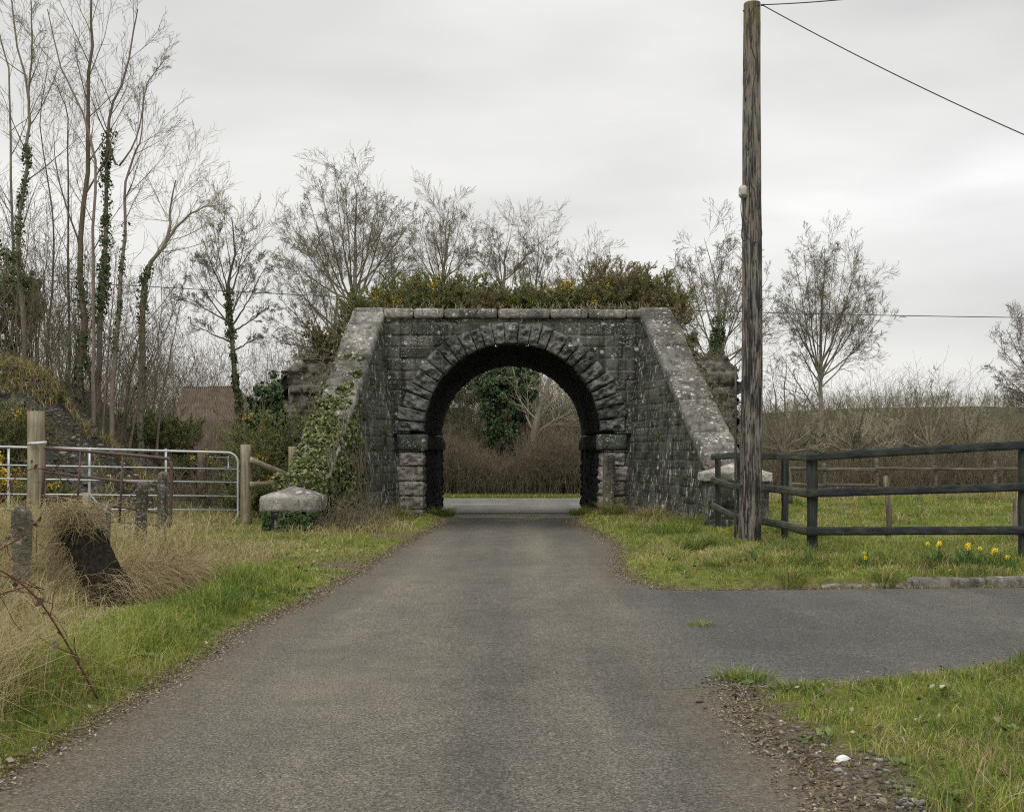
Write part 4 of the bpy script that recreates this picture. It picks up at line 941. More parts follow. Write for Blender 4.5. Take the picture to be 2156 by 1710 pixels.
# ------------------------------------------------------------------ galvanised gate
def gp(px, py, dr=22.0, dl=20.4): # on the gate plane
    d = np.interp(px, [-120, 501], [dl, dr]); return PX(px, py, d)
gate = empty('steel_field_gate', tuple(gp(501, 1105) + [0, 0, 0]), 'long galvanised steel field gate standing closed left of the bridge', 'gate')
def rr_path(px0, px1, ytop0, ytop1, ybot0, ybot1, rc=22):
    q = [gp(px0, ytop0), gp((px0 + px1) / 2, (ytop0 + ytop1) / 2), gp(px1 - rc, ytop1)]
    q += [gp(px1 - rc + rc * math.sin(a), ytop1 + rc * (1 - math.cos(a))) for a in np.linspace(.3, math.pi / 2, 5)]
    q += [gp(px1, (ytop1 + ybot1) / 2)] + [gp(px1 - rc + rc * math.cos(a), ybot1 - rc + rc * math.sin(a)) for a in np.linspace(0, math.pi / 2 - .1, 5)]
    return q + [gp(px1 - rc, ybot1), gp(px0, ybot0)]
V, Fs = tube(rr_path(-118, 501, 938, 953, 1112, 1105), .024, 10); mk('frame', V, Fs, M['galv'], gate, smooth=True)
V, Fs = tube([gp(-118, 936), gp(-118, 1113)], .026, 10); mk('hinge_stile', V, Fs, M['galv'], gate, smooth=True)
for yl, yr in ((977, 988), (1006, 1016), (1039, 1045), (1071, 1074)): V, Fs = tube([gp(-118, yl), gp(501, yr)], .0145, 8); mk('rail', V, Fs, M['galv'], gate, smooth=True)
for x in (19, 189, 350):
    a, b = gp(x, 945), gp(x, 1107); V, Fq, U = hexa(barc(a - [0, .02, 0], b - [0, .02, 0], .045, .01, (0, 1, 0)), (4, 1, 1)); mk('brace', V, Fq, M['galv'], gate)
V, Fq, U = hexa(barc(gp(189, 1040) - [0, .03, 0], gp(240, 1095) - [0, .03, 0], .03, .01, (0, 1, 0)), (4, 1, 1)); mk('brace', V, Fq, M['galv'], gate)

# brown sagging gate and its post
post = stake(None, 'timber_gate_post', 76, 866, 1110, 17.6, .275, M['timber'], 740, 0, 'thick round timber gatepost that carries the sagging brown gate', 'post', None, .006)
br = empty('brown_pipe_gate', tuple(PX(98, 1095, 17.4)), 'sagging rusty brown pipe gate hung on the thick timber post', 'gate')
def bp(px, py): return PX(px, py, np.interp(px, [95, 360], [17.4, 16.9]))
q = [bp(93, 943), bp(200, 952), bp(346, 965), bp(355, 969), bp(360, 977), bp(361, 990), bp(360, 1060), bp(358, 1105)]
V, Fs = tube(smoothpath(q, 40), .026, 10); mk('frame', V, Fs, M['rustpaint'], br, smooth=True)
V, Fs = tube([bp(95, 940), bp(88, 1076)], .026, 8); mk('hinge_stile', V, Fs, M['rustpaint'], br, smooth=True)
for a, b in (((92, 994), (360, 1026)), ((88, 1043), (360, 1083)), ((86, 1085), (358, 1108))): V, Fs = tube([bp(*a), bp(*b)], .022, 8); mk('rail', V, Fs, M['rustpaint'], br, smooth=True)
for a, b in (((171, 951), (163, 1090)), ((260, 960), (253, 1100))): V, Fs = tube([bp(*a) - [0, .03, 0], bp(*b) - [0, .03, 0]], .017, 8); mk('brace', V, Fs, M['rustpaint'], br, smooth=True)
V, Fq, U = hexa(barc(PX(58, 935, 17.42), PX(98, 932, 17.42), .02, .05), (4, 1, 1)); mk('hinge_strap', V, Fq, M['galv'], post)
for x in (63, 80): V, Fs = tube([PX(x, 934.5, 17.42), PX(x, 934.5, 17.38)], .012, 8); mk('bolt', V, Fs, M['galv'], post)
# right-hand timber post and little rail fence up to the wing wall
gpst = stake(None, 'timber_gate_post', 517, 936, 1108, 22.1, .225, M['timber'], 741, 0, 'round timber post at the free end of the galvanised gate', 'post', None, .006)
sf = empty('timber_side_fence', tuple(PX(610, 1060, 23)), 'short timber fence with a slanting rail between gatepost and bridge', 'fence')
V, Fq, U = hexa(boxc(*[v for v in (PX(608, 0, 23)[0], PX(625, 0, 23)[0])], 22.95, 23.07, -.1, PX(0, 940, 23)[2]), (2, 2, 10), 0, .006, 3, 5); mk('post', V, Fq, M['timber'], sf)
V, Fq, U = hexa(barc(PX(527, 968, 22.0), PX(612, 1003, 22.9), .04, .11), (10, 2, 2), 0, .006, 3, 6); mk('rail', V, Fq, M['timber_x'], sf)
V, Fq, U = hexa(barc(PX(527, 1020, 22.0), PX(605, 1017, 22.9), .04, .10), (10, 2, 2), 0, .006, 3, 7); mk('rail', V, Fq, M['timber_x'], sf)
# small distant galvanised hurdle
hd = empty('steel_hurdle', tuple(PX(480, 1030, 29)), 'small galvanised hurdle far behind the gate by the rusty barn', 'hurdle')
for y in (963, 983, 998, 1012): V, Fs = tube([PX(440, y, 29), PX(560, y + 1, 29)], .018, 6); mk('rail', V, Fs, M['galv'], hd)
for x in (443, 481, 560): V, Fs = tube([PX(x, 960, 28.97), PX(x, 1040, 28.97)], .028, 6); mk('stile', V, Fs, M['galv'], hd)
V, Fq, U = hexa(barc(PX(425, 1050, 27), PX(425, 952, 27), .19, .12, (0, 1, 0)), (4, 2, 8), 0, .01, 4, 9); tag(mk('rusty_post', V, Fq, M['rust']), 'dark rusty iron post in front of the barn, seen over the steel gate', 'post')

# concrete posts with barbed wire on the bank
cps = [(46, 1066, 9.8, .135, 0, 'leftmost mossy concrete fence post, nearest the camera on the bank'), (218, 1056, 13.0, .14, 1, 'leaning concrete fence post behind the dark grass-topped stump'),
       (301, 1010, 15.0, .135, 4, 'concrete fence post between two others in front of the brown gate'), (344, 991, 16.2, .135, 2, 'farthest concrete fence post at the free end of the brown gate')]
tops = []
for i, (x, y, d, w, ln, lb) in enumerate(cps):
    c = PX(x, y, d); zb = float(gz(c[0], d)) - .15; cor = [[[(c[0] + sx_ * w / 2 - (0 if k else ln * .012), d + sy * w / 2, (c[2] - .03) if k else zb) for k in (0, 1)] for sy in (-1, 1)] for sx_ in (-1, 1)]
    V, Fq, U = hexa(cor, (5, 5, 22), (0, 0, .02), .012, 7, 760 + i, .015)
    V, Fq = V, Fq
    o = mk('concrete_post', V, Fq, M['concrete'], None, {'blk': np.full(len(V), .5), 'mort': np.ones(len(V))}, True); tag(o, lb, 'post', 'concrete fence posts on the left bank'); tops.append(c)
stake(None, 'wooden_stake', 181, 1037, 1120, 15.2, .10, M['timber'], 742, 0, 'short round timber stake seen through the brown gate', 'post', None, .004)
def barbed(a, b, sag, seed, label):
    rng = np.random.default_rng(seed); K = 60; u = np.linspace(0, 1, K)[:, None]; p = a * (1 - u) + b * u - UP * sag * 4 * u * (1 - u)
    ph = u * 60; off = np.concatenate([np.zeros_like(ph), np.cos(ph), np.sin(ph)], 1) * .006; ac = Acc()
    ac.add(*tube(p + off, .003, 4)); ac.add(*tube(p - off, .003, 4))
    for j in range(3, K - 2, 4):
        for q in range(2):
            dd = rdir(rng, 1)[0] * .022; ac.add(*tube([p[j] - dd, p[j] + dd], .0022, 3))
    tag(ac.build('barbed_wire', M['wire']), label, 'wire', 'barbed wire on the concrete posts')
D = np.array([0, -.08, -.07])
L0 = PX(-60, 1150, 8.8)
for a, b, sg, sd, lb in ((L0, tops[0] + D - [0, 0, .14], .05, 1, 'barbed wire running out of frame left of the nearest concrete post'), (tops[0] + D - [0, 0, .05], tops[1] + D, .12, 2, 'sagging barbed wire between the nearest and the leaning concrete post'),
                         (tops[1] + D, tops[2] + D, .07, 3, 'barbed wire in front of the brown gate'), (tops[2] + D, tops[3] + D, .03, 4, 'short barbed wire between the two farthest concrete posts')): barbed(a, b, sg, sd, lb)
# netting remnants
ac = Acc(); rng = np.random.default_rng(31)
for i in range(1):
    u0 = rng.random(); a = tops[0] * (1 - u0) + tops[1] * u0 + D; a[2] -= rng.uniform(.1, .6); p = smoothpath([a + rng.normal(size=3) * .16 + [.05 * q_, .12 * q_, -.05 * (q_ % 3)] for q_ in range(12)], 120); ac.add(*tube(p, .0028, 3))
tag(ac.build('wire_netting', M['wire']), 'loose rusty netting wire tangled in dry grass by the leftmost post', 'wire')

# stump of upturned turf draped with dead grass
sb = PX(225, 1290, 10.2); stump = empty('leaning_stump', (sb[0], 10.2, .05), 'dark leaning peaty stump draped with dry grass on the left bank', 'stump')
st_ = [PX(158, 1100, 10.5), PX(182, 1150, 10.4), PX(212, 1210, 10.2), PX(238, 1280, 10.0), PX(250, 1330, 9.95)]; sp_ = smoothpath(st_, 30)
na = 40; a = np.linspace(0, 2 * np.pi, na, endpoint=False); u = np.linspace(0, 1, 30)
Ug, Ag = np.meshgrid(u, a, indexing='ij'); w_ = .20 * (1 + .1 * Ug); w_ = w_ * np.where(Ug < .08, .8, 1) * (1 + .38 * vn(np.cos(Ag) * 2.5, np.sin(Ag) * 2.5, Ug * 5, 4, 4))
V = sp_[:, None] + np.stack([w_ * np.cos(Ag), w_ * .8 * np.sin(Ag), .03 * vn(np.cos(Ag) * 2, np.sin(Ag) * 2, Ug * 4, 8, 2)], -1)
I = np.arange(29)[:, None] * na; J = np.arange(na)[None]; J2 = (J + 1) % na
mk('stump_body', V.reshape(-1, 3), [np.stack([I + J, I + J2, I + na + J2, I + na + J], -1).reshape(-1, 4), np.arange(na)[None]], M['peat'], stump, smooth=True)
rng = np.random.default_rng(41); n = 1700                       # hair-like dry grass falling over its top and left side
i = (rng.random(n) ** 2.2 * 7).astype(int); base_ = sp_[i] + rng.normal(size=(n, 3)) * [.10, .09, .04] + [0, -.03, .13]
az = rng.uniform(0, 2 * np.pi, n); outd = np.stack([np.cos(az) - .45, np.sin(az) * .8, rng.uniform(.0, .5, n)], 1)
m_ = n // 3; i2 = rng.integers(3, 22, m_); base_[:m_] = sp_[i2] + np.stack([-.15 - .06 * rng.random(m_), -.06 - .08 * rng.random(m_), .05 * rng.normal(size=m_)], 1); outd[:m_] = [-.5, -.3, -.5]
outd[:m_] += .4 * rng.normal(size=(m_, 3))
P = walk(rng, base_, nrm(outd), rng.uniform(.10, .34, n), 6, -.30, .2); V, Fs = tubes(P, np.full((n, 6), .0021) * np.linspace(1, .4, 6), 3)
mk('dry_grass_cap', V, Fs, M['grass'], stump, {'dry': np.ones(len(V)), 'rnd': np.repeat(np.clip(rng.random(n) * .9 + .05, 0, 1), 18)})['kind'] = 'stuff'
# swept swathe of brown dead grass right of the stump
n = 2400; X = -3.25 + .16 * rng.normal(size=n); Y = 10.9 + .5 * rng.normal(size=n); k = (X < -2.75); X, Y = X[k], Y[k]; n = len(X)
P = walk(rng, np.stack([X - .25, Y, gz(X, Y) + rng.uniform(.0, .32, n)], 1), nrm(np.stack([rng.uniform(.2, 1, n), rng.uniform(-.7, .1, n), rng.uniform(.1, .9, n)], 1)), rng.uniform(.2, .5, n), 6, -.30, .1)
V, Fs = tubes(P, np.full((n, 6), .0022) * np.linspace(1, .4, 6), 3)
tag(mk('fallen_dry_grass', V, Fs, M['grass'], None, {'dry': np.ones(len(V)), 'rnd': np.repeat(np.clip(rng.random(n) * .85, 0, 1), 18)}), 'swathe of fallen brown dead grass spilling down beside the leaning stump', 'grass', kind='stuff')
# brambles
def bramble(pts, label, seed, r=.006, leaves=14):
    rng = np.random.default_rng(seed); p = smoothpath(pts, 40); root = empty('bramble_stem', tuple(p[0]), label, 'bramble', 'bramble stems on the left bank'); ac = Acc(); ac.add(*tube(p, r * np.linspace(1.1, .5, 40), 6))
    for j in range(1, 39):
        dd = rdir(rng, 1)[0] * .014; ac.add(*tube([p[j], p[j] + dd], [.002, .0006], 3))
    for j in rng.integers(5, 38, 6):
        q = walk(rng, p[j][None], rdir(rng, 1), np.array([.25]), 6, -.05, .2)[0]; ac.add(*tube(q, .0025, 4))
    ac.build('stem', M['bramble'], root); c = p[rng.integers(2, 38, leaves)] + rng.normal(size=(leaves, 3)) * .03; V, Fq, rn = leaf_quads(rng, c, rdir(rng, leaves), .045)
    mk('leaves', V, Fq, M['deadleaf'], root, {'rnd': rn * .5})
bramble([PX(205, 1470, 6.2), PX(150, 1370, 6.1), PX(90, 1275, 6.0), PX(40, 1225, 5.9), PX(-20, 1190, 5.7)], 'dark red bramble stem arching from the lower left edge into the grass', 1)
bramble([PX(-20, 1260, 6.2), PX(20, 1245, 6.4), PX(60, 1235, 6.6), PX(92, 1240, 6.8)], 'thin bramble stem lying level across the dry grass at the left edge', 2, .004)
bramble([PX(-10, 1075, 9.0), PX(40, 1000, 9.4), PX(100, 990, 10), PX(150, 1030, 10.8)], 'bramble arching over the dry grass below the thick gatepost', 3, .005)
bramble([PX(-5, 1160, 7.4), PX(60, 1120, 7.6), PX(90, 1080, 7.9)], 'bramble cane slanting up beside the leftmost concrete post', 4, .004)
# green tufts in the tunnel mouth and hanging on the right wing
def tuft(c, r, n, hgt, seed, label, dry=.1, sc=.008):
    rng = np.random.default_rng(seed); a = rng.uniform(0, 6.28, n); q = np.sqrt(rng.random(n)) * r; X = c[0] + np.cos(a) * q; Y = c[1] + np.sin(a) * q
    z = np.full(n, c[2]) if len(c) > 2 else gz(X, Y) - .01
    V, Fs, dd, rr = blades(rng, X, Y, z, hgt * rng.uniform(.5, 1.2, n), np.full(n, sc), (rng.random(n) < dry) * 1., np.clip(.35 + .2 * rng.normal(size=n), 0, 1), .6, .8, a)
    tag(Acc().add(V, Fs, dry=dd, rnd=rr).build('grass_tuft', M['grass']), label, 'grass tuft', 'grass tufts by the bridge')
tuft((-1.62, 25.8, -.02), .28, 700, .26, 1, 'lush green tuft inside the left foot of the arch')
tuft((1.62, 26.4, -.02), .25, 500, .2, 2, 'green tuft inside the right foot of the arch')
tuft((2.75, 21.9), .2, 500, .36, 3, 'brown hanging grass tuft at the foot of the right wing wall', .8)
tuft((2.15, 23.9), .22, 500, .4, 4, 'dark green tuft at the foot of the jamb post', .5)
tuft((-2.55, 23.6), .3, 600, .35, 5, 'green tuft at the foot of the left wing wall', .3)
tuft((2.55, 15.6), .3, 900, .22, 6, 'rounded green tussock on the verge left of the wooden pole', .15)
for i, (x, y) in enumerate([(1478, 1318), (1545, 1432), (1590, 1436)]):
    d = F * EYE / (y - HZ); tuft(((x - CX) * d / F, d, .008), .13, 160, .09 if i else .035, 20 + i, ['small flat moss tuft growing in the tarmac of the side road mouth', 'short green tuft at the ragged edge of the side road', 'second green tuft at the ragged side road edge, the right one'][i], .1, .005)
for i, (x, y, dd) in enumerate([(1365, 930, 23.2), (1425, 835, 22.6), (1330, 1050, 23.6), (1485, 1055, 20.9), (1400, 980, 22.4)]):
    pass
# ferns rooted in the joints of both wing walls
rng = np.random.default_rng(61); ac = Acc()
for (s, y, z) in [(1, 22.4, 1.35), (1, 23.3, 1.75), (1, 21.5, .95), (1, 24.0, .8), (-1, 23.8, 1.5), (-1, 23.2, 2.5), (-1, 23.0, 1.1), (-1, 22.3, 1.8), (-1, 24.3, 2.9), (-1, 24.0, .9), (-1, 22.7, .5), (-1, 24.5, 1.9)]:
    x = s * (np.interp(y, [20.4, YF], [3.5, 2.48]) + .1 * z) - s * .02; n = 14
    V, Fs, dd, rr = blades(rng, np.full(n, x), y + .03 * rng.normal(size=n), np.full(n, z), rng.uniform(.08, .22, n), np.full(n, .022), np.zeros(n), rng.random(n) * .4, 1.0, 1.0); ac.add(V, Fs, dry=dd, rnd=rr)
f_ = ac.build('wall_ferns', M['grass'], bridge)
tag(f_, kind='stuff')

# ------------------------------------------------------------------ daffodils
def daffodil(px, py, d, seed, label, nf=2, nl=8):
    rng = np.random.default_rng(seed); fl = PX(px, py, d); gx_ = fl[0]; z0 = float(gz(gx_, d)); root = empty('daffodil', (gx_, d, z0), label, 'daffodil', 'daffodils in the verge')
    n = nl * 3; V, Fs, dd, rr = blades(rng, gx_ + .05 * rng.normal(size=n), d + .04 * rng.normal(size=n), np.full(n, z0), rng.uniform(.16, .30, n), np.full(n, .012), np.zeros(n), rng.random(n), .35, .4); mk('leaves', V, Fs, M['daff_leaf'], root, {'rnd': rr})
    for k in range(nf):
        c = fl + np.array([rng.uniform(-.06, .06), rng.uniform(-.03, .03), rng.uniform(-.05, .04)]) * (k > 0); b = np.array([gx_ + .02 * rng.normal(), d, z0])
        V, Fs = tube(smoothpath([b, (b + c) / 2 + [.01, 0, .02], c], 8), .004, 5); mk('stem', V, Fs, M['daff_leaf'], root, {'rnd': np.full(len(V), .4)})
        fd = nrm(np.array([rng.uniform(-.6, .6), -1, rng.uniform(-.2, .3)])); s1 = nrm(np.cross(fd, UP)); s2 = np.cross(s1, fd); ac = Acc()
        for j in range(6):
            a = j * math.pi / 3 + rng.random() * .2; r = math.cos(a) * s1 + math.sin(a) * s2; q = -math.sin(a) * s1 + math.cos(a) * s2
            ac.add([c, c + r * .016 + q * .009, c + r * .033 - fd * .004, c + r * .016 - q * .009], np.array([[0, 1, 2, 3]]), rnd=.9)
        m = 8; ring = [[c + (math.cos(t_) * s1 + math.sin(t_) * s2) * rad_ + fd * dep for t_ in np.linspace(0, 2 * math.pi, m, endpoint=False)] for rad_, dep in ((.007, 0), (.008, .015), (.012, .022))]
        ac.add(np.array(ring).reshape(-1, 3), np.array([[k2 * m + j, k2 * m + (j + 1) % m, (k2 + 1) * m + (j + 1) % m, (k2 + 1) * m + j] for k2 in range(2) for j in range(m)]), rnd=.1)
        ac.build('flower', M['daff'], root)
dfl = [(1953, 1145, 13.2, 1, 'yellow daffodil just left of the thickest daffodil pair'), (1978, 1143, 13.2, 3, 'bunched yellow daffodils, four blooms close together below the lowest black rail'), (2036, 1149, 13.0, 4, 'clump of daffodils with the bushiest dark green leaves'),
       (2063, 1155, 13.0, 1, 'single daffodil just right of the bushiest clump'), (2091, 1165, 12.9, 3, 'low daffodils near the right edge of the verge'), (2125, 1174, 12.8, 2, 'small faded daffodils at the far right by the fence post'),
       (1819, 1165, 13.0, 2, 'lone daffodil midway between the corner post and the daffodil clumps'), (1599, 1173, 13.5, 1, 'tiny daffodil in the grass right below the wooden pole'), (1648, 1168, 13.4, 1, 'small daffodil in the grass below the second fence post'), (1705, 1186, 13.2, 1, 'wilting daffodil at the foot of the corner fence post')]
for i, (x, y, d, nf, lb) in enumerate(dfl): daffodil(x, y, d, 900 + i, lb, nf, 4 + 4 * nf if i != 2 else 45)

# ------------------------------------------------------------------ ivy and scrub on the bridge
rng = np.random.default_rng(71); ac = Acc(); vine = Acc()
n = 21000; y = rng.uniform(20.84, 23.9, n); z = rng.random(n); zt = np.interp(y, [20.87, YF], [.74, TOP]) + .24
side_ = rng.random(n)
# over the coping (top) and down the inner face
xin = -(np.interp(y, [20.4, YF], [3.50, 2.48]) + .1 * zt)
on_top = side_ < .5
xt = xin + .05 - rng.random(n) * .74; zi = zt * (1 - rng.random(n) ** 1.1 * .98); xi = -(np.interp(y, [20.4, YF], [3.50, 2.48]) + .1 * zi) + .03 + .10 * rng.random(n)
X = np.where(on_top, xt, xi); Zv = np.where(on_top, zt + .02 + .05 * rng.random(n) + .13 * np.clip(vn(xt * 3.5, y * 3.5, 0, 80, 2) + .3, 0, 1) * rng.random(n), zi)
cover = vn(X * 2.2, y * 2.2, Zv * 2.2, 77, 3); lim = 22.8 + 1.5 * cover; lim = np.where(on_top, lim, 21.9 + .9 * cover + .55 * (Zv / 3)); k = (y < lim + .3 * rng.normal(size=n)) & (vn(X * 3.2, y * 3.2, Zv * 3.2, 79, 2) > np.where(y > 22.2, -.12, -.55))
c = np.stack([X, y, Zv], 1)[k]; N_ = np.where(on_top[k][:, None], np.array([0, -.7, .7]), np.array([.9, -.4, .1])); V, Fq, rn = leaf_quads(rng, c, N_, .078, .8, .95); low = ss(c[:, 2], 1.6, .2)
ac.add(V, Fq, rnd=np.clip(rn * 1.0 - np.repeat(low, 4) * .25, 0, 1))
m_ = 2600; c2 = np.stack([rng.uniform(-4.42, -3.45, m_), 20.78 - .10 * rng.random(m_), rng.uniform(.45, 1.08, m_)], 1); V, Fq, rn = leaf_quads(rng, c2, np.broadcast_to([0, -1., .4], c2.shape), .075, .7, .95); ac.add(V, Fq, rnd=rn)
iv = empty('ivy', (-3.9, 20.6, .1), 'pale green ivy smothering the lower left wing wall of the bridge', 'ivy'); ac.build('leaves', M['ivy_pale'], iv)
thicket('dead_vines', 'brown tangle of dead vines and stalks beside the low left pier', (-3.5, -2.55), (20.0, 22.6), lambda X, Y, r: r.uniform(.25, .9, len(X)), 360, 1090, M['twig_red'], lean=.9, tw=4, cat='dead vines', rad=.006, tw2=2, wig=.3)
# bare brown vine stems on the faces, and hanging dead stems at the foot
for j in range(150):
    y0 = rng.uniform(20.9, 22.9); z0 = rng.uniform(-.05, .3); K = 12; zz = z0 + np.linspace(0, rng.uniform(.6, 2.2), K); zz = np.minimum(zz, np.interp(y0, [20.3, YF], [.95, TOP]) + .1)
    yy_ = y0 + np.cumsum(rng.normal(size=K) * .05); xx_ = -(np.interp(yy_, [20.4, YF], [3.5, 2.48]) + .1 * zz) + .04 + np.abs(np.cumsum(rng.normal(size=K) * .012)); vine.add(*tube(np.stack([xx_, yy_, zz], 1), .007, 4))
vine.build('stems', M['twig'], iv)
n = 5200; c = np.stack([rng.uniform(-4.45, -3.5, n), 19.98 + .12 * rng.random(n) - .10, rng.uniform(.0, .42, n)], 1); k = vn(c[:, 0] * 4, 0, c[:, 2] * 4, 3, 2) > -.25
V, Fq, rn = leaf_quads(rng, c[k], np.broadcast_to([0, -1., .2], c[k].shape), .06); ivp = empty('ivy', (-4.0, 19.9, .05), 'dark ivy hanging under the low pyramid capstone of the left pier', 'ivy'); mk('leaves', V, Fq, M['ivy_dark'], ivp, {'rnd': rn})
# creeping brown stems along right wing coping and left outer edge
def creeper(s, label, seed, cat='creeper', y0=20.6, y1=25.0, nn=170):
    rng = np.random.default_rng(seed); ac = Acc(); root = empty('creeper', (s * 3.9, 22.5, 2.2), label, cat, 'dead creepers on the wing walls'); lv = []
    for j in range(nn):
        y = rng.uniform(y0, y1); z = np.interp(y, [20.5, YF], [1.12, TOP]) + .2; x = s * (np.interp(y, [20.4, YF], [3.5, 2.48]) + .1 * z + .66 + rng.uniform(-.12, .12))
        P = walk(rng, np.array([[x, y, z]]), nrm(np.array([[rng.normal() * .3, rng.normal() * .6, rng.normal() * .8]])), np.array([rng.uniform(.2, .6)]), 7, -.08, .35); ac.add(*tube(P[0], .006, 3)); lv.append(P[0][rng.integers(0, 7, 3)])
    ac.build('stems', M['twig'], root); c = np.concatenate(lv); V, Fq, rn = leaf_quads(rng, c, rdir(rng, len(c)), .05); mk('leaves', V, Fq, M['deadleaf'], root, {'rnd': rn})
creeper(1, 'tangle of dead creeper along the outer edge of the right wing coping', 81)
creeper(-1, 'dead creeper along the outer edge of the left wing coping', 82, y0=22, y1=25.2, nn=90)
# gorse along the top
top_g = [(785, 645, 26.6, .7, 1.05, .05, 'low gorse at the left end of the parapet, next to the corner stone'), (845, 648, 26.9, .8, 1.15, .12, 'tall dense gorse with a yellow patch, second from the left on the parapet'),
         (925, 648, 27.2, .85, 1.15, .14, 'gorse with yellow flowers near its top, left of the arch crown'), (1005, 648, 26.8, .8, 1.02, .0, 'brownish flowerless gorse over the left part of the arch ring'),
         (1085, 648, 27.2, .8, .92, .2, 'low yellow flowering gorse directly above the arch crown'), (1160, 648, 26.9, .8, .95, .2, 'low flowering gorse just right of the arch crown'),
         (1232, 648, 27.0, .75, 1.0, .12, 'green gorse with few flowers on the right half of the parapet'), (1292, 648, 27.1, .6, 1.42, .0, 'tallest gorse spike, standing up on the right half of the parapet'),
         (1352, 650, 26.9, .7, 1.15, .0, 'brownish gorse beside the tallest spike, toward the right wing'), (1393, 655, 26.6, .45, 1.1, .0, 'brown tipped gorse overhanging the right corner of the parapet')]
for i, (x, y, d, r, h, fl, lb) in enumerate(top_g):
    c = PX(x, y, d); gorse('gorse_bush', lb, (c[0], d, 4.55 if abs(c[0]) < 3.3 else 4.2), (r, .8), h, 1000 + i, fl, 'gorse bushes along the bridge top', 1.35, brown=.28 if i in (3, 7, 8, 9) else .08)
gorse('gorse_bush', 'small brown gorse hanging down past the right top corner of the bridge', (3.85, 26.4, 3.75), (.35, .4), .6, 1020, 0, 'gorse bushes along the bridge top', .6, brown=.35)
gorse('gorse_bush', 'brown scrubby gorse on the left shoulder above the rubble stub', (-4.35, 26.6, 3.65), (.5, .5), .85, 1021, 0, 'gorse bushes along the bridge top', .6, brown=.3)
thicket('dead_bracken', 'dry brown stalks along the back of the bridge parapet', (-3.4, 3.3), (25.75, 26.1), lambda X, Y, r: r.uniform(.15, .45, len(X)), 380, 1022, M['twig_pale'], lean=.5, tw=3, zfun=lambda X, Y: 4.6 + 0 * X, cat='bracken', rad=.006, tw2=0)
thicket('dead_bracken', 'dry stalks on the broken left shoulder of the bridge', (-5.1, -3.6), (26.0, 27.5), lambda X, Y, r: r.uniform(.2, .6, len(X)), 160, 1023, M['twig'], lean=.5, tw=4, zfun=lambda X, Y: 3.65 + 0 * X, cat='bracken', rad=.007, tw2=2)
thicket('dead_bracken', 'dry stalks on the broken right shoulder of the bridge', (3.6, 5.1), (26.0, 27.5), lambda X, Y, r: r.uniform(.15, .45, len(X)), 160, 1024, M['twig'], lean=.5, tw=4, zfun=lambda X, Y: 3.65 + 0 * X, cat='bracken', rad=.007, tw2=2)

# ------------------------------------------------------------------ left side: spoil bank, barn, shrubs
xs_ = np.linspace(-22, -6.6, 150); ys_ = np.linspace(22.6, 31, 90); X, Y = np.meshgrid(xs_, ys_, indexing='ij')
h = np.interp(X, [-22, -14, -11.9, -11.3, -10.8, -10.15, -9.7, -9.3, -8.7, -7.8, -6.6], [4.4, 4.1, 3.6, 3.45, 3.2, 2.55, 2.0, 1.55, .9, .25, -.1]); Z = (h - .1) * ss(Y, 22.6, 25.8) * (1 - .4 * ss(Y, 28, 31)) + .26 * vn(X * 1.3, Y * 1.3, 0, 5, 3) + .12 * vn(X * 5, Y * 5, 0, 6, 3) - .08
I = (np.arange(149)[:, None] * 90 + np.arange(89)[None]).ravel()
tag(mk('spoil_bank', np.stack([X.ravel(), Y.ravel(), Z.ravel()], 1), np.stack([I, I + 90, I + 91, I + 1], 1), M['spoil'], smooth=True), kind='structure')
def bz(x, y): return np.interp(x, [-22, -14, -11.9, -11.3, -10.8, -10.15, -9.7, -9.3, -8.7, -7.8, -6.6], [4.4, 4.1, 3.6, 3.45, 3.2, 2.55, 2.0, 1.55, .9, .25, -.1]) * ss(y, 22.6, 25.8)
rng = np.random.default_rng(72); n = 12000; X = rng.uniform(-13, -7.6, n); Y = rng.uniform(22.9, 26.5, n); k = vn(X * 1.1, Y * 1.1, 0, 7, 3) > -.02; X, Y = X[k], Y[k]; n = len(X)
V, Fs, dd, rr = blades(rng, X, Y, bz(X, Y) - .02 + .0 * X, rng.uniform(.08, .34, n), np.full(n, .016), (rng.random(n) < .72) * 1., np.clip(.35 + .25 * rng.normal(size=n), 0, 1), .8, 1.0)
tag(Acc().add(V, Fs, dry=dd, rnd=rr).build('bank_grass', M['grass']), 'straggly dead grass growing over the dark spoil bank', 'grass', kind='stuff')
X = rng.uniform(-12.5, -7.6, 1300); Y = rng.uniform(22.8, 26, 1300)
def _on(X, Y): return bz(X, Y) - gz(X, Y)
scatter_stones('bank_rubble', 'loose dark stones strewn over the spoil bank', X, Y, .02 + .07 * rng.random(len(X)) ** 3, 73, M['gravel'], zoff=_on(X, Y))
for i, (x, y, d, r, h, fl, lb) in enumerate([(-5, 850, 23.9, .7, 1.3, .24, 'gorse full of yellow flowers on the spoil bank at the left edge'), (-10, 945, 22.9, .7, 1.1, .28, 'yellow flowering gorse low at the left edge behind the gate'),
                                             (105, 1010, 23.5, .6, .4, .1, 'flowering gorse seen through the gates at the foot of the bank'), (330, 1020, 29, 1.0, 1.0, 0, 'dark gorse behind the middle of the galvanised gate'),
                                             (590, 985, 25.3, .95, 1.35, .2, 'yellow flowering gorse between the timber post and the bridge'), (550, 1030, 24.6, .8, .9, .1, 'lower gorse behind the slanting timber rail'), (415, 1020, 29, .8, .9, .0, 'green scrub in front of the rusty barn')]):
    c = PX(x, y, d); zb = max(float(gz(c[0], d)), float(bz(c[0], d)) if c[0] < -6.6 else 0); gorse('gorse_bush', lb, (c[0], d, zb), (r, .8), h + (.9 if i == 4 else 0), 1040 + i, fl, 'gorse bushes left of the bridge', 1.2)
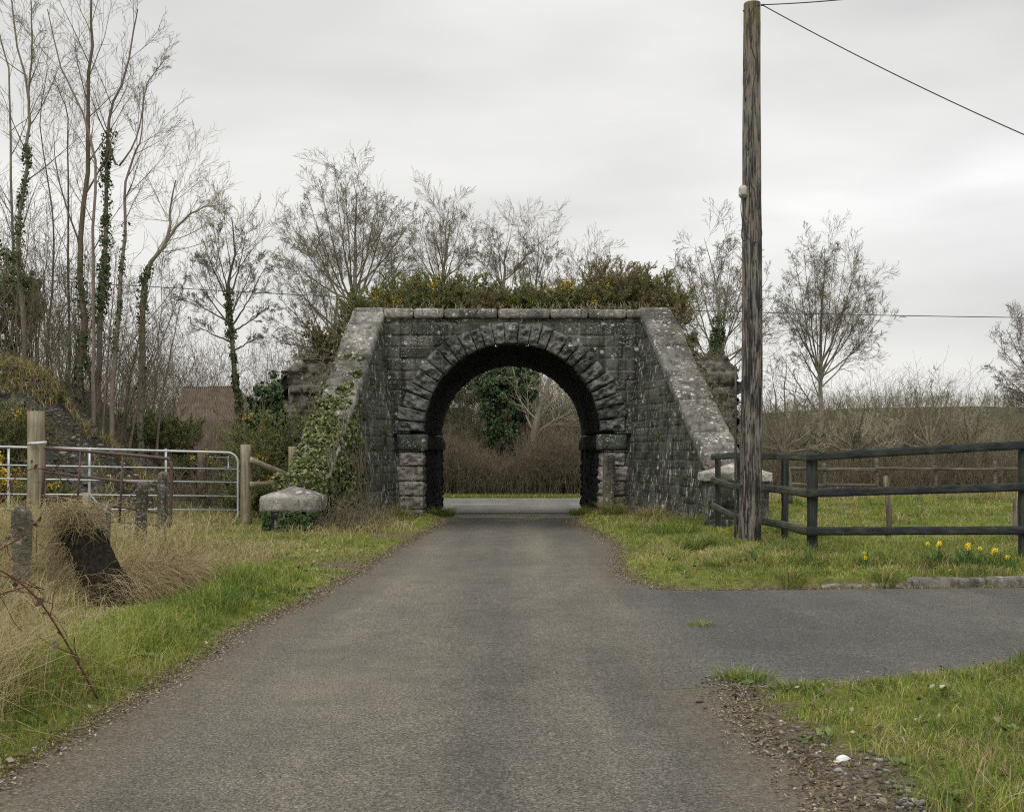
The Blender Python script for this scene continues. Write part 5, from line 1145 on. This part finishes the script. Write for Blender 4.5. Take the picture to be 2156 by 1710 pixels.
barn = empty('rusty_barn', tuple(PX(450, 1010, 33)), 'derelict barn with rusty brown corrugated iron roof among the trees', 'barn')
def corr(A, B, C_, D_, n=60, m=10, amp=.035):     # corrugated sheet between 4 corners A top-left B top-right C bottom-right D bottom-left
    u, v = np.meshgrid(np.linspace(0, 1, n * 4 + 1), np.linspace(0, 1, m), indexing='ij'); u_, v_ = u[..., None], v[..., None]
    P = (np.array(A) * (1 - u_) + np.array(B) * u_) * (1 - v_) + (np.array(D_) * (1 - u_) + np.array(C_) * u_) * v_
    nn_ = nrm(np.cross(np.array(B) - A, np.array(D_) - A)); P = P + nn_ * (amp * np.sin(u_ * 2 * np.pi * n)) + .02 * vn(u * 5, v * 5, 0, 3, 2)[..., None]
    I = (np.arange(n * 4)[:, None] * m + np.arange(m - 1)[None]).ravel(); return P.reshape(-1, 3), np.stack([I, I + m, I + m + 1, I + 1], 1)
rA, rB = PX(388, 816, 36), PX(494, 814, 36); mA, mB = PX(362, 888, 34), PX(541, 886, 34); eA, eB = PX(343, 952, 33.2), PX(558, 950, 33.2)
V, Fq = corr(rA, rB, mB, mA, 26); mk('roof', V, Fq, M['rust'], barn)
V, Fq = corr(mA + [0, -.06, .02], mB + [0, -.06, .02], eB, eA, 28); mk('roof', V, Fq, M['rust'], barn)
back = np.array([0, 6, 0]); V = [rA, rB, rB + back * .3, rA + back * .3]; bA, bB = eA + [0, 8, 0], eB + [0, 8, 0]
V, Fq = corr(rB, rA, bA, bB, 40); mk('roof', V, Fq, M['rust'], barn)
V = [rA, mA, eA, bA, rB, mB, eB, bB]; mk('gable', V, [np.array([[0, 1, 2, 3], [4, 7, 6, 5]])], M['rust'], barn)
V, Fq, U = hexa(boxc(eA[0] + .2, eB[0] - .2, eA[1] + .25, bA[1] - .2, -.3, eA[2] + .02), (20, 8, 8), 0, .03, 2, 9); mk('wall', V, Fq, M['rubble'], barn, {'blk': np.full(len(V), .4), 'mort': np.ones(len(V))})
leafy('evergreen_shrub', 'dark evergreen shrub between the rusty barn and the rubble stub of the bridge', [(PX(600, 855, 30), (.85, .8, .95)), (PX(565, 875, 30), (.6, .7, .8)), (PX(645, 850, 30), (.6, .6, 1.0)), (PX(610, 930, 29.5), (.9, .7, .9))], 17000, 1100)
leafy('evergreen_shrub', 'evergreen ivy mass around the leftmost trunks on the bank', [(PX(5, 700, 29), (.7, .8, 2.3)), (PX(-20, 620, 30), (.8, .8, 1.5)), (PX(60, 640, 29), (.35, .4, .9))], 12000, 1101, 'ivy_dark', .085)

# ------------------------------------------------------------------ bare trees
def tp(pts, d): return [PX(x, y, d) for x, y in pts]
LV = [dict(n=14, t=(.30, .99), ang=(22, 46), ratio=.38, fall=.5, K=9, up=.04, wig=.055, rr=.42, taper=.2),
      dict(n=6, t=(.15, .98), ang=(20, 42), ratio=.55, fall=.4, K=7, up=.03, wig=.06, rr=.55),
      dict(n=4, t=(.2, .98), ang=(20, 42), ratio=.60, fall=.35, K=5, up=.025, wig=.06, rr=.65),
      dict(n=2, t=(.3, 1.0), ang=(20, 42), ratio=.60, fall=.3, K=4, up=.03, wig=.07, rr=.8)]
def lv(**k):
    out = [dict(q) for q in LV]
    for key, v in k.items():
        i, name = key.split('_', 1); out[int(i[1:])][name] = v
    return out
g1 = 'tall bare trees on the left bank'
tree('bare_tree', 'pale slender bare tree nearest the left edge, forking high up, ivy on its middle', [(tp([(50, 1010), (52, 800), (52, 700), (39, 560), (40, 472), (60, 330), (63, 262), (52, 180), (35, 80), (20, -40)], 27), .085, .015), (tp([(63, 262), (60, 200), (67, 120), (66, 40), (64, -50)], 27), .04, .01)],
     lv(l0_n=11, l0_ratio=.2, l0_ang=(25, 50)), 1, 'bark_pale', 'twig', g1, [(0, .28, .62, .13, 1500)])
tree('bare_tree', 'thin bare tree cut by the left edge of the picture', [(tp([(20, 1010), (22, 800), (30, 600), (24, 420), (22, 262), (20, 160), (-5, 60), (-10, -40)], 29), .055, .012)], lv(l0_n=9, l0_ratio=.2), 2, 'bark_pale', 'twig', g1)
tree('bare_tree', 'tallest straight brown trunk of the left grove, ivy at its foot', [(tp([(172, 1000), (172, 866), (170, 650), (171, 472), (184, 325), (188, 173), (197, 52), (194, -60)], 27), .11, .02)],
     lv(l0_n=13, l0_ratio=.24, l0_t=(.35, .99)), 3, 'bark', 'twig', g1, [(0, .06, .38, .15, 1200)])
tree('bare_tree', 'purplish smooth trunk between the tallest trunk and the ivied one', [(tp([(196, 1000), (197, 860), (197, 700), (194, 525), (202, 367), (180, 250), (130, 150), (100, 20)], 26.6), .065, .012)],
     lv(l0_n=9, l0_ratio=.22, l0_t=(.4, .99)), 4, 'bark_purple', 'twig', g1)
tree('bare_tree', 'bare tree with a thick green ivy sleeve halfway up, forking to the right', [(tp([(205, 1000), (207, 790), (215, 600), (226, 472), (226, 315), (231, 236), (262, 170), (285, 60), (290, 20)], 27.4), .085, .012), (tp([(229, 300), (250, 350), (290, 280), (310, 180), (345, 130)], 27.4), .035, .007)],
     lv(l0_n=10, l0_ratio=.2, l0_t=(.42, .99)), 5, 'bark_purple', 'twig', g1, [(0, .18, .56, .16, 2600)])
tree('bare_tree', 'leaning brown stem that rises to the right of the ivy sleeved tree', [(tp([(232, 1000), (236, 820), (252, 620), (262, 480), (265, 400), (283, 325), (299, 283), (302, 183)], 26.8), .07, .01)],
     lv(l0_n=9, l0_ratio=.24, l0_t=(.4, .99)), 6, 'bark_purple', 'twig', g1, [(0, .2, .45, .09, 700)])
tree('bare_tree', 'pale spreading tree at the right of the left grove, ivied trunk and crown bent right', [(tp([(297, 1010), (297, 866), (302, 630), (315, 562), (341, 525), (362, 472), (357, 446), (370, 380)], 28), .10, .015), (tp([(341, 525), (380, 470), (420, 440), (470, 430)], 28), .045, .008)],
     lv(l0_n=13, l0_ratio=.34, l0_t=(.45, .99), l0_ang=(35, 70), l0_up=.06), 7, 'bark_pale', 'twig_pale', g1, [(0, .05, .45, .14, 1400)])
tree('bare_tree', 'dark bare stem just left of the tallest trunk', [(tp([(140, 1000), (145, 800), (144, 630), (144, 446), (142, 252), (120, 180)], 28.5), .055, .01)], lv(l0_n=8, l0_ratio=.22), 8, 'bark', 'twig', g1)
tree('bare_tree', 'crooked bare stem in the gap between the two leftmost trunks', [(tp([(95, 1000), (100, 760), (112, 560), (110, 440), (85, 265), (100, 150)], 28.8), .045, .008)], lv(l0_n=8, l0_ratio=.22), 9, 'bark', 'twig', g1)
tree('bare_tree', 'small bare tree with bright green ivied trunk standing before the rusty barn', [(tp([(501, 1030), (503, 890), (488, 700), (483, 604), (494, 525), (488, 458)], 29), .095, .012)] + [([PX(487, y0, 29), PX(487 + (x - 487) * .45, y0 + (y - y0) * .4, 29 + dd * .5), PX(x, y, 29 + dd)], .03, .005) for y0, x, y, dd in ((690, 400, 560, 1), (680, 385, 620, -1), (650, 425, 500, .5), (640, 450, 480, -1), (660, 540, 540, 1), (690, 560, 560, -.5), (700, 575, 640, .5), (620, 520, 490, 0), (720, 400, 680, .6), (740, 560, 700, -.6))],
     lv(l0_n=12, l0_ratio=.32, l0_t=(.4, .99), l0_ang=(25, 60), l1_n=6, l2_n=5, l3_n=3), 10, 'bark', 'twig', None, [(0, .08, .58, .13, 2800)], ivymat='ivy_dark', K0=14)
# stems of the coppice and undergrowth
rng = np.random.default_rng(15)
for i, (px, top, lean, lb) in enumerate([(150, 620, -60, 'thin coppice stem leaning left off the bank'), (215, 540, 30, 'thin coppice stem rising behind the ivied trunk'), (250, 560, 75, 'thin coppice stem leaning right over the scrub'), (270, 590, 120, 'thin coppice stem bent far to the right'), (180, 580, -20, 'thin upright coppice stem beside the tallest trunk'),
                                     (330, 640, 50, 'bare sapling left of the barn roof'), (120, 560, -30, 'bare sapling rising from the top of the spoil bank'), (75, 600, 10, 'bare sapling close to the pale leftmost tree')]):
    tree('sapling', lb, [(tp([(px, 960), (px + lean * .2, 840), (px + lean * .6, (top + 840) / 2), (px + lean, top)], 26.5 + i * .35), .038, .006)], lv(l0_n=12, l0_ratio=.3, l0_t=(.25, .99), l1_n=5, l2_n=4, l3_n=3), 30 + i, 'bark_purple' if i % 2 else 'bark', 'twig_red' if i % 2 else 'twig', 'saplings of the left grove', K0=10, sides=6)
# background trees behind the bridge
BV = lambda n0=10, **k: lv(**{**dict(l0_n=n0, l0_t=(.2, .95), l0_ang=(25, 60), l0_ratio=.45, l0_K=9, l1_n=6, l2_n=5, l3_n=2), **k})
def fan(px, d, ground_y, fork_y, top, ends, r, seed, dz=2.2, inner=.0, rl=.24):
    """a trunk that forks into limbs sweeping up and out to the given crown edge points"""
    rng = np.random.default_rng(seed); out = [(tp([(px, ground_y), (px + 2, (ground_y + fork_y) / 2), (px, fork_y), (px + 3, (fork_y * .55 + top[1] * .45)), (top[0], fork_y + (top[1] - fork_y) * .88)], d), r, r * .04)]
    for i, (ex, ey) in enumerate(ends):
        ex, ey = px + (ex - px) * .94, fork_y + (ey - fork_y) * .88
        fy = fork_y + (ground_y - fork_y) * rng.uniform(-.02, .12) - abs(fork_y - ey) * rng.uniform(-.05, .22); fx = px
        dd = rng.uniform(-dz, dz); k = rng.uniform(.42, .62)
        q = [PX(fx, fy, d), PX(fx + (ex - fx) * .38, fy + (ey - fy) * .28, d + dd * .3), PX(fx + (ex - fx) * (.62 + .1 * k), fy + (ey - fy) * .6, d + dd * .7), PX(ex, ey, d + dd)]
        out.append((q, r * rl * rng.uniform(.8, 1.2), r * .035))
    return out
FV = lambda n0=12, **k: lv(**{**dict(l0_n=n0, l0_t=(.25, .99), l0_ratio=.34, l0_fall=.55, l0_K=8, l0_up=.02, l0_wig=.06, l0_rr=.45, l0_ang=(25, 55), l1_n=6, l1_ratio=.58, l1_fall=.4, l1_ang=(22, 50), l2_n=5, l2_ratio=.58, l2_ang=(22, 50), l2_fall=.3, l3_n=3, l3_ratio=.6, l3_ang=(20, 45)), **k})
gb, gR = 'bare trees behind the bridge', 'bare trees right of the bridge'
tree('bare_tree', 'biggest rounded bare tree, rising behind the left end of the bridge', fan(748, 44, 1000, 640, (742, 335), [(582, 520), (600, 470), (625, 430), (640, 380), (668, 345), (700, 335), (725, 340), (775, 345), (800, 375), (822, 405), (848, 420), (880, 430), (890, 480), (870, 540)], .2, 1), FV(12), 50, 'bark_pale', 'twig_far', gb, [(0, .35, .55, .28, 2200)], rmin=.0048, K0=14)
tree('bare_tree', 'bare tree above the gorse left of the arch crown', fan(935, 58, 1000, 600, (945, 415), [(860, 500), (880, 450), (905, 430), (925, 410), (975, 430), (1000, 450), (1010, 500)], .2, 2), FV(), 51, 'bark_pale', 'twig_far', gb, rmin=.0055, K0=12)
tree('bare_tree', 'bare tree with upright twigs straight above the arch crown', fan(1062, 58, 1000, 620, (1078, 460), [(1005, 520), (1025, 480), (1045, 465), (1100, 480), (1120, 510)], .18, 3), FV(), 52, 'bark_pale', 'twig_far', gb, rmin=.0055, K0=12)
tree('bare_tree', 'slim bare tree above the gorse right of the arch crown', fan(1128, 60, 1000, 640, (1135, 480), [(1085, 540), (1105, 500), (1155, 500), (1175, 520), (1185, 560)], .16, 4), FV(), 53, 'bark_pale', 'twig_far', gb, rmin=.0055, K0=12)
tree('bare_tree', 'smallest bare tree showing over the right half gorse', fan(1225, 62, 1000, 650, (1232, 530), [(1195, 560), (1210, 535), (1250, 535), (1262, 560)], .13, 5), FV(9), 54, 'bark_pale', 'twig_far', gb, rmin=.0055, K0=12)
tree('bare_tree', 'bare tree leaning out left of the bridge, low crown over the barn shrub', fan(705, 41, 1000, 720, (640, 480), [(570, 600), (560, 660), (590, 540), (610, 500), (665, 520), (690, 560), (575, 720), (600, 770)], .15, 6), FV(11), 55, 'bark_pale', 'twig_far', gb, rmin=.0048, K0=12)
tree('bare_tree', 'bare multi-limbed tree behind the right end of the bridge, ivy column on its trunk', fan(1508, 37, 1000, 760, (1482, 465), [(1412, 530), (1425, 580), (1445, 520), (1460, 480), (1520, 480), (1545, 500), (1580, 520), (1605, 500), (1625, 560), (1640, 620), (1620, 690)], .14, 7), FV(11), 56, 'bark_pale', 'twig_far', gR, [(0, .42, .68, .28, 3600)], rmin=.0045, K0=14)
tree('bare_tree', 'well shaped fan crowned bare tree standing alone right of the pole', fan(1727, 42, 1010, 800, (1735, 485), [(1650, 620), (1655, 560), (1672, 520), (1690, 490), (1712, 478), (1760, 490), (1785, 500), (1810, 515), (1835, 540), (1845, 590), (1880, 630), (1840, 660), (1665, 690), (1800, 560)], .16, 8), FV(11), 57, 'bark_pale', 'twig_far', gR, [(0, .08, .25, .26, 1500)], rmin=.0045, K0=14)
tree('bare_tree', 'bare tree entering at the right edge of the picture', fan(2235, 38, 1010, 860, (2190, 645), [(2080, 760), (2085, 700), (2110, 670), (2140, 650), (2095, 800), (2110, 840), (2260, 640), (2320, 680), (2160, 720)], .16, 9), FV(11), 58, 'bark', 'twig', gR, rmin=.0045, K0=12)
lowt = [(1800, 800, 1, 'low bare tree with ivy column right of the fan crowned tree'), (1960, 770, 0, 'bare tree rising from the middle of the right hand thicket'), (1650, 720, 0, 'small bare tree just right of the pole'), (2045, 830, 0, 'low bare crown at the right end of the thicket'),
        (1855, 850, 0, 'pale crooked scrub tree, curving up right of the ivy column'), (1905, 820, 0, 'pale scrub tree with upcurved limbs left of the middle thicket tree'), (2005, 850, 0, 'pale scrub tree with upcurved limbs right of the middle thicket tree'), (1690, 840, 0, 'low pale scrub tree left of the fan crowned tree'), (2110, 900, 0, 'lowest pale scrub tree above the right end of the fence')]
rg2 = np.random.default_rng(91)
for i, (px, top, iv_, lb) in enumerate(lowt):
    w = (1010 - top) * .42; ends = [(px + w * q, top + abs(q) ** 1.5 * (940 - top) * .75 + rg2.uniform(-12, 12)) for q in (-1.1, -.8, -.5, -.25, .3, .55, .85, 1.15)]
    tree('bare_tree', lb, fan(px, 37.5 + i * .4, 1010, 950, (px + 5, top), ends, .11, 60 + i, dz=1.2, rl=.55), FV(9, l0_wig=.12, l1_n=4, l2_n=3), 60 + i, 'bark_pale', 'twig_pale' if i not in (1, 2) else 'twig_far', 'low bare trees in the right hand thicket', [(0, .1, .7, .2, 1500)] if iv_ else None, rmin=.0045, K0=12)
# seen through the arch
leafy('ivied_tree', 'big dark ivy clad tree seen through the arch', [(PX(1062, 860, 47.5), (1.15, .9, 1.9)), (PX(1050, 800, 47.5), (1.1, .9, 1.2)), (PX(1085, 810, 47.5), (1.0, .9, 1.0))], 26000, 1110, 'evergreen', .10, cat='tree')
leafy('evergreen_shrub', 'smaller evergreen behind the left side of the arch opening', [(PX(950, 860, 52), (1.0, .8, 1.5)), (PX(985, 810, 52), (.9, .8, 1.0))], 9000, 1111, 'evergreen', .10)
#ok
tree('bare_tree', 'pale crooked bare tree seen through the right part of the arch', [(tp([(1118, 1010), (1122, 930), (1130, 880), (1150, 830), (1160, 770), (1175, 690)], 47), .22, .06), (tp([(1125, 920), (1160, 890), (1200, 870), (1230, 850)], 47), .08, .02)], BV(10, l0_ang=(30, 75), l0_ratio=.45, l0_t=(.2, .9)), 66, 'bark_pale', 'twig_pale', None, rmin=.0055)

# ------------------------------------------------------------------ thickets (stuff)
f0 = lambda a, b: (lambda X, Y, r: r.uniform(a, b, len(X)))
zz_ = lambda X, Y: -.3 + 0 * X
thicket('bare_thicket', 'brown bare hedge seen through the arch beyond the main road', (-5.5, 5.5), (44.6, 47.5), lambda X, Y, r: r.uniform(1.2, 2.9, len(X)) * (.85 + .3 * vn(X * .8, 0, 0, 3)), 2400, 2001, M['twig_red'], lean=.22, tw=7, zfun=zz_, rad=.013)
thicket('bare_thicket', 'taller bare scrub filling the space beyond the hedge in the arch', (-7, 7), (50, 56), f0(3.5, 6.5), 650, 2002, M['twig_far'], lean=.16, tw=12, zfun=zz_, rad=.02)
thicket('bare_thicket', 'dense brown bare thicket across the field on the right', (6.2, 30), (36, 41), lambda X, Y, r: r.uniform(.7, 1.9, len(X)) * (1 + .5 * vn(X * .6, Y * .6, 0, 9, 2)), 3200, 2003, M['twig_red'], lean=.35, tw=7, rad=.012)
thicket('bare_thicket', 'olive bare scrub behind the right hand field hedge', (6.5, 42), (44, 54), lambda X, Y, r: r.uniform(2.0, 4.6, len(X)) * (.7 + .45 * ss(vn(X * .3, 1, 0, 12), -.5, .5)), 2300, 2004, M['twig_far'], lean=.4, tw=9, rad=.014, wig=.2)
thicket('bare_thicket', 'distant brown scrub across the skyline', (-60, 80), (75, 110), lambda X, Y, r: r.uniform(3, 6.5, len(X)) * (.6 + .4 * (X > -5)), 1800, 2005, M['twig_far'], lean=.2, tw=12, rad=.03, zfun=lambda X, Y: -.3 + 0 * X)
thicket('bare_thicket', 'low tangle of bare twigs between the left grove and the bridge', (-17, -6.5), (38, 44), lambda X, Y, r: r.uniform(2.4, 6.2, len(X)), 480, 2006, M['twig_red'], lean=.24, tw=9, rad=.014)
thicket('bare_thicket', 'dense upright bare stems of the left grove', (-15, -9.6), (26.0, 31), lambda X, Y, r: r.uniform(2.0, 5.2, len(X)), 150, 2007, M['twig'], lean=.16, tw=9, rad=.016, zfun=lambda X, Y: np.maximum(gz(X, Y), bz(X, Y) * .8))
thicket('bare_thicket', 'twiggy scrub behind the left edge of the picture', (-24, -12), (34, 44), f0(3, 6), 300, 2008, M['twig_far'], lean=.18, tw=10, rad=.018)
thicket('bare_thicket', 'bare scrub at the foot of the spoil bank behind the gate', (-12, -5.5), (26, 29.5), f0(.5, 1.5), 420, 2009, M['twig'], lean=.35, tw=7, rad=.008)

thicket('distant_trees', 'bare hedgerow trees along the dark ridge on the skyline', (10, 190), (225, 330), f0(2.5, 6), 1300, 2010, M['twig_far'], lean=.3, tw=9, rad=.09, zfun=gz_far, tw2=3)
# rank tufts round the feet of posts, pole and kerb
feet = [((3.43, 16.1), .24, 240, .09, 'long grass tuft round the foot of the wooden pole'), ((3.83, 14.1), .22, 260, .17, 'tuft at the foot of the corner fence post'), ((3.92, 15.95), .2, 200, .2, 'tuft at the foot of the second black fence post'), ((6.1, 13.4), .25, 260, .2, 'tuft at the foot of the right hand black fence post'),
        ((3.05, 12.25), .16, 260, .16, 'dark tuft overhanging the tarmac left of the broken kerb'), ((4.1, 12.3), .14, 220, .15, 'tuft between the broken and the long kerb stone'), ((-2.75, 22.0), .3, 420, .26, 'rough tuft against the foot of the left wing wall'), ((3.2, 20.3), .3, 420, .3, 'rough tuft where the right wing wall meets its pier'),
        ((2.6, 13.6), .25, 320, .16, 'small tussock on the verge nearest the side road corner'), ((1.75, 6.75), .16, 260, .09, 'low tuft at the tip of the near grass corner')]
for i, (c, r, n, h, lb) in enumerate(feet): tuft(c, r, n, h, 40 + i, lb, .25, .007)
# flat broad-leaved weeds and dead leaves scattered through the verges
M['weed'] = leaf_mat('weed_leaf', [(0, (.07, .12, .025)), (1, (.19, .24, .06))], trans=.2)
rng = np.random.default_rng(95); n = 330; X = rng.uniform(-5, 7, n); Y = 4 + 13 * rng.random(n) ** 1.3; k = (-rdist(X, Y) > .05) & (np.abs(X) < .47 * Y + .8); X, Y = X[k], Y[k]; m = 9
cc = np.repeat(np.stack([X, Y, gz(X, Y) + .035], 1), m, 0); az = rng.uniform(0, 6.28, len(cc)); dd = np.stack([np.cos(az), np.sin(az), rng.uniform(.2, .9, len(cc))], 1)
V, Fq, rn = leaf_quads(rng, cc + dd * .035, np.stack([-dd[:, 0] * .5, -dd[:, 1] * .5, np.ones(len(cc))], 1), .05, .25, .55)
tag(mk('broadleaf_weeds', V, Fq, M['weed'], None, {'rnd': rn}), 'low broad leaved weeds dotted through the verge grass', 'weeds', kind='stuff')
n = 2600; X = rng.uniform(-5, 7, n); Y = 4 + 13 * rng.random(n) ** 1.3; k = (-rdist(X, Y) > .0) & (np.abs(X) < .47 * Y + .8); X, Y = X[k], Y[k]; c = np.stack([X, Y, gz(X, Y) + .04 + .04 * rng.random(len(X))], 1)
V, Fq, rn = leaf_quads(rng, c, np.broadcast_to(UP, c.shape), .034, .6, .7)
tag(mk('dead_leaves', V, Fq, M['deadleaf'], None, {'rnd': rn}), 'scattered brown dead leaves caught in the grass', 'leaves', kind='stuff')
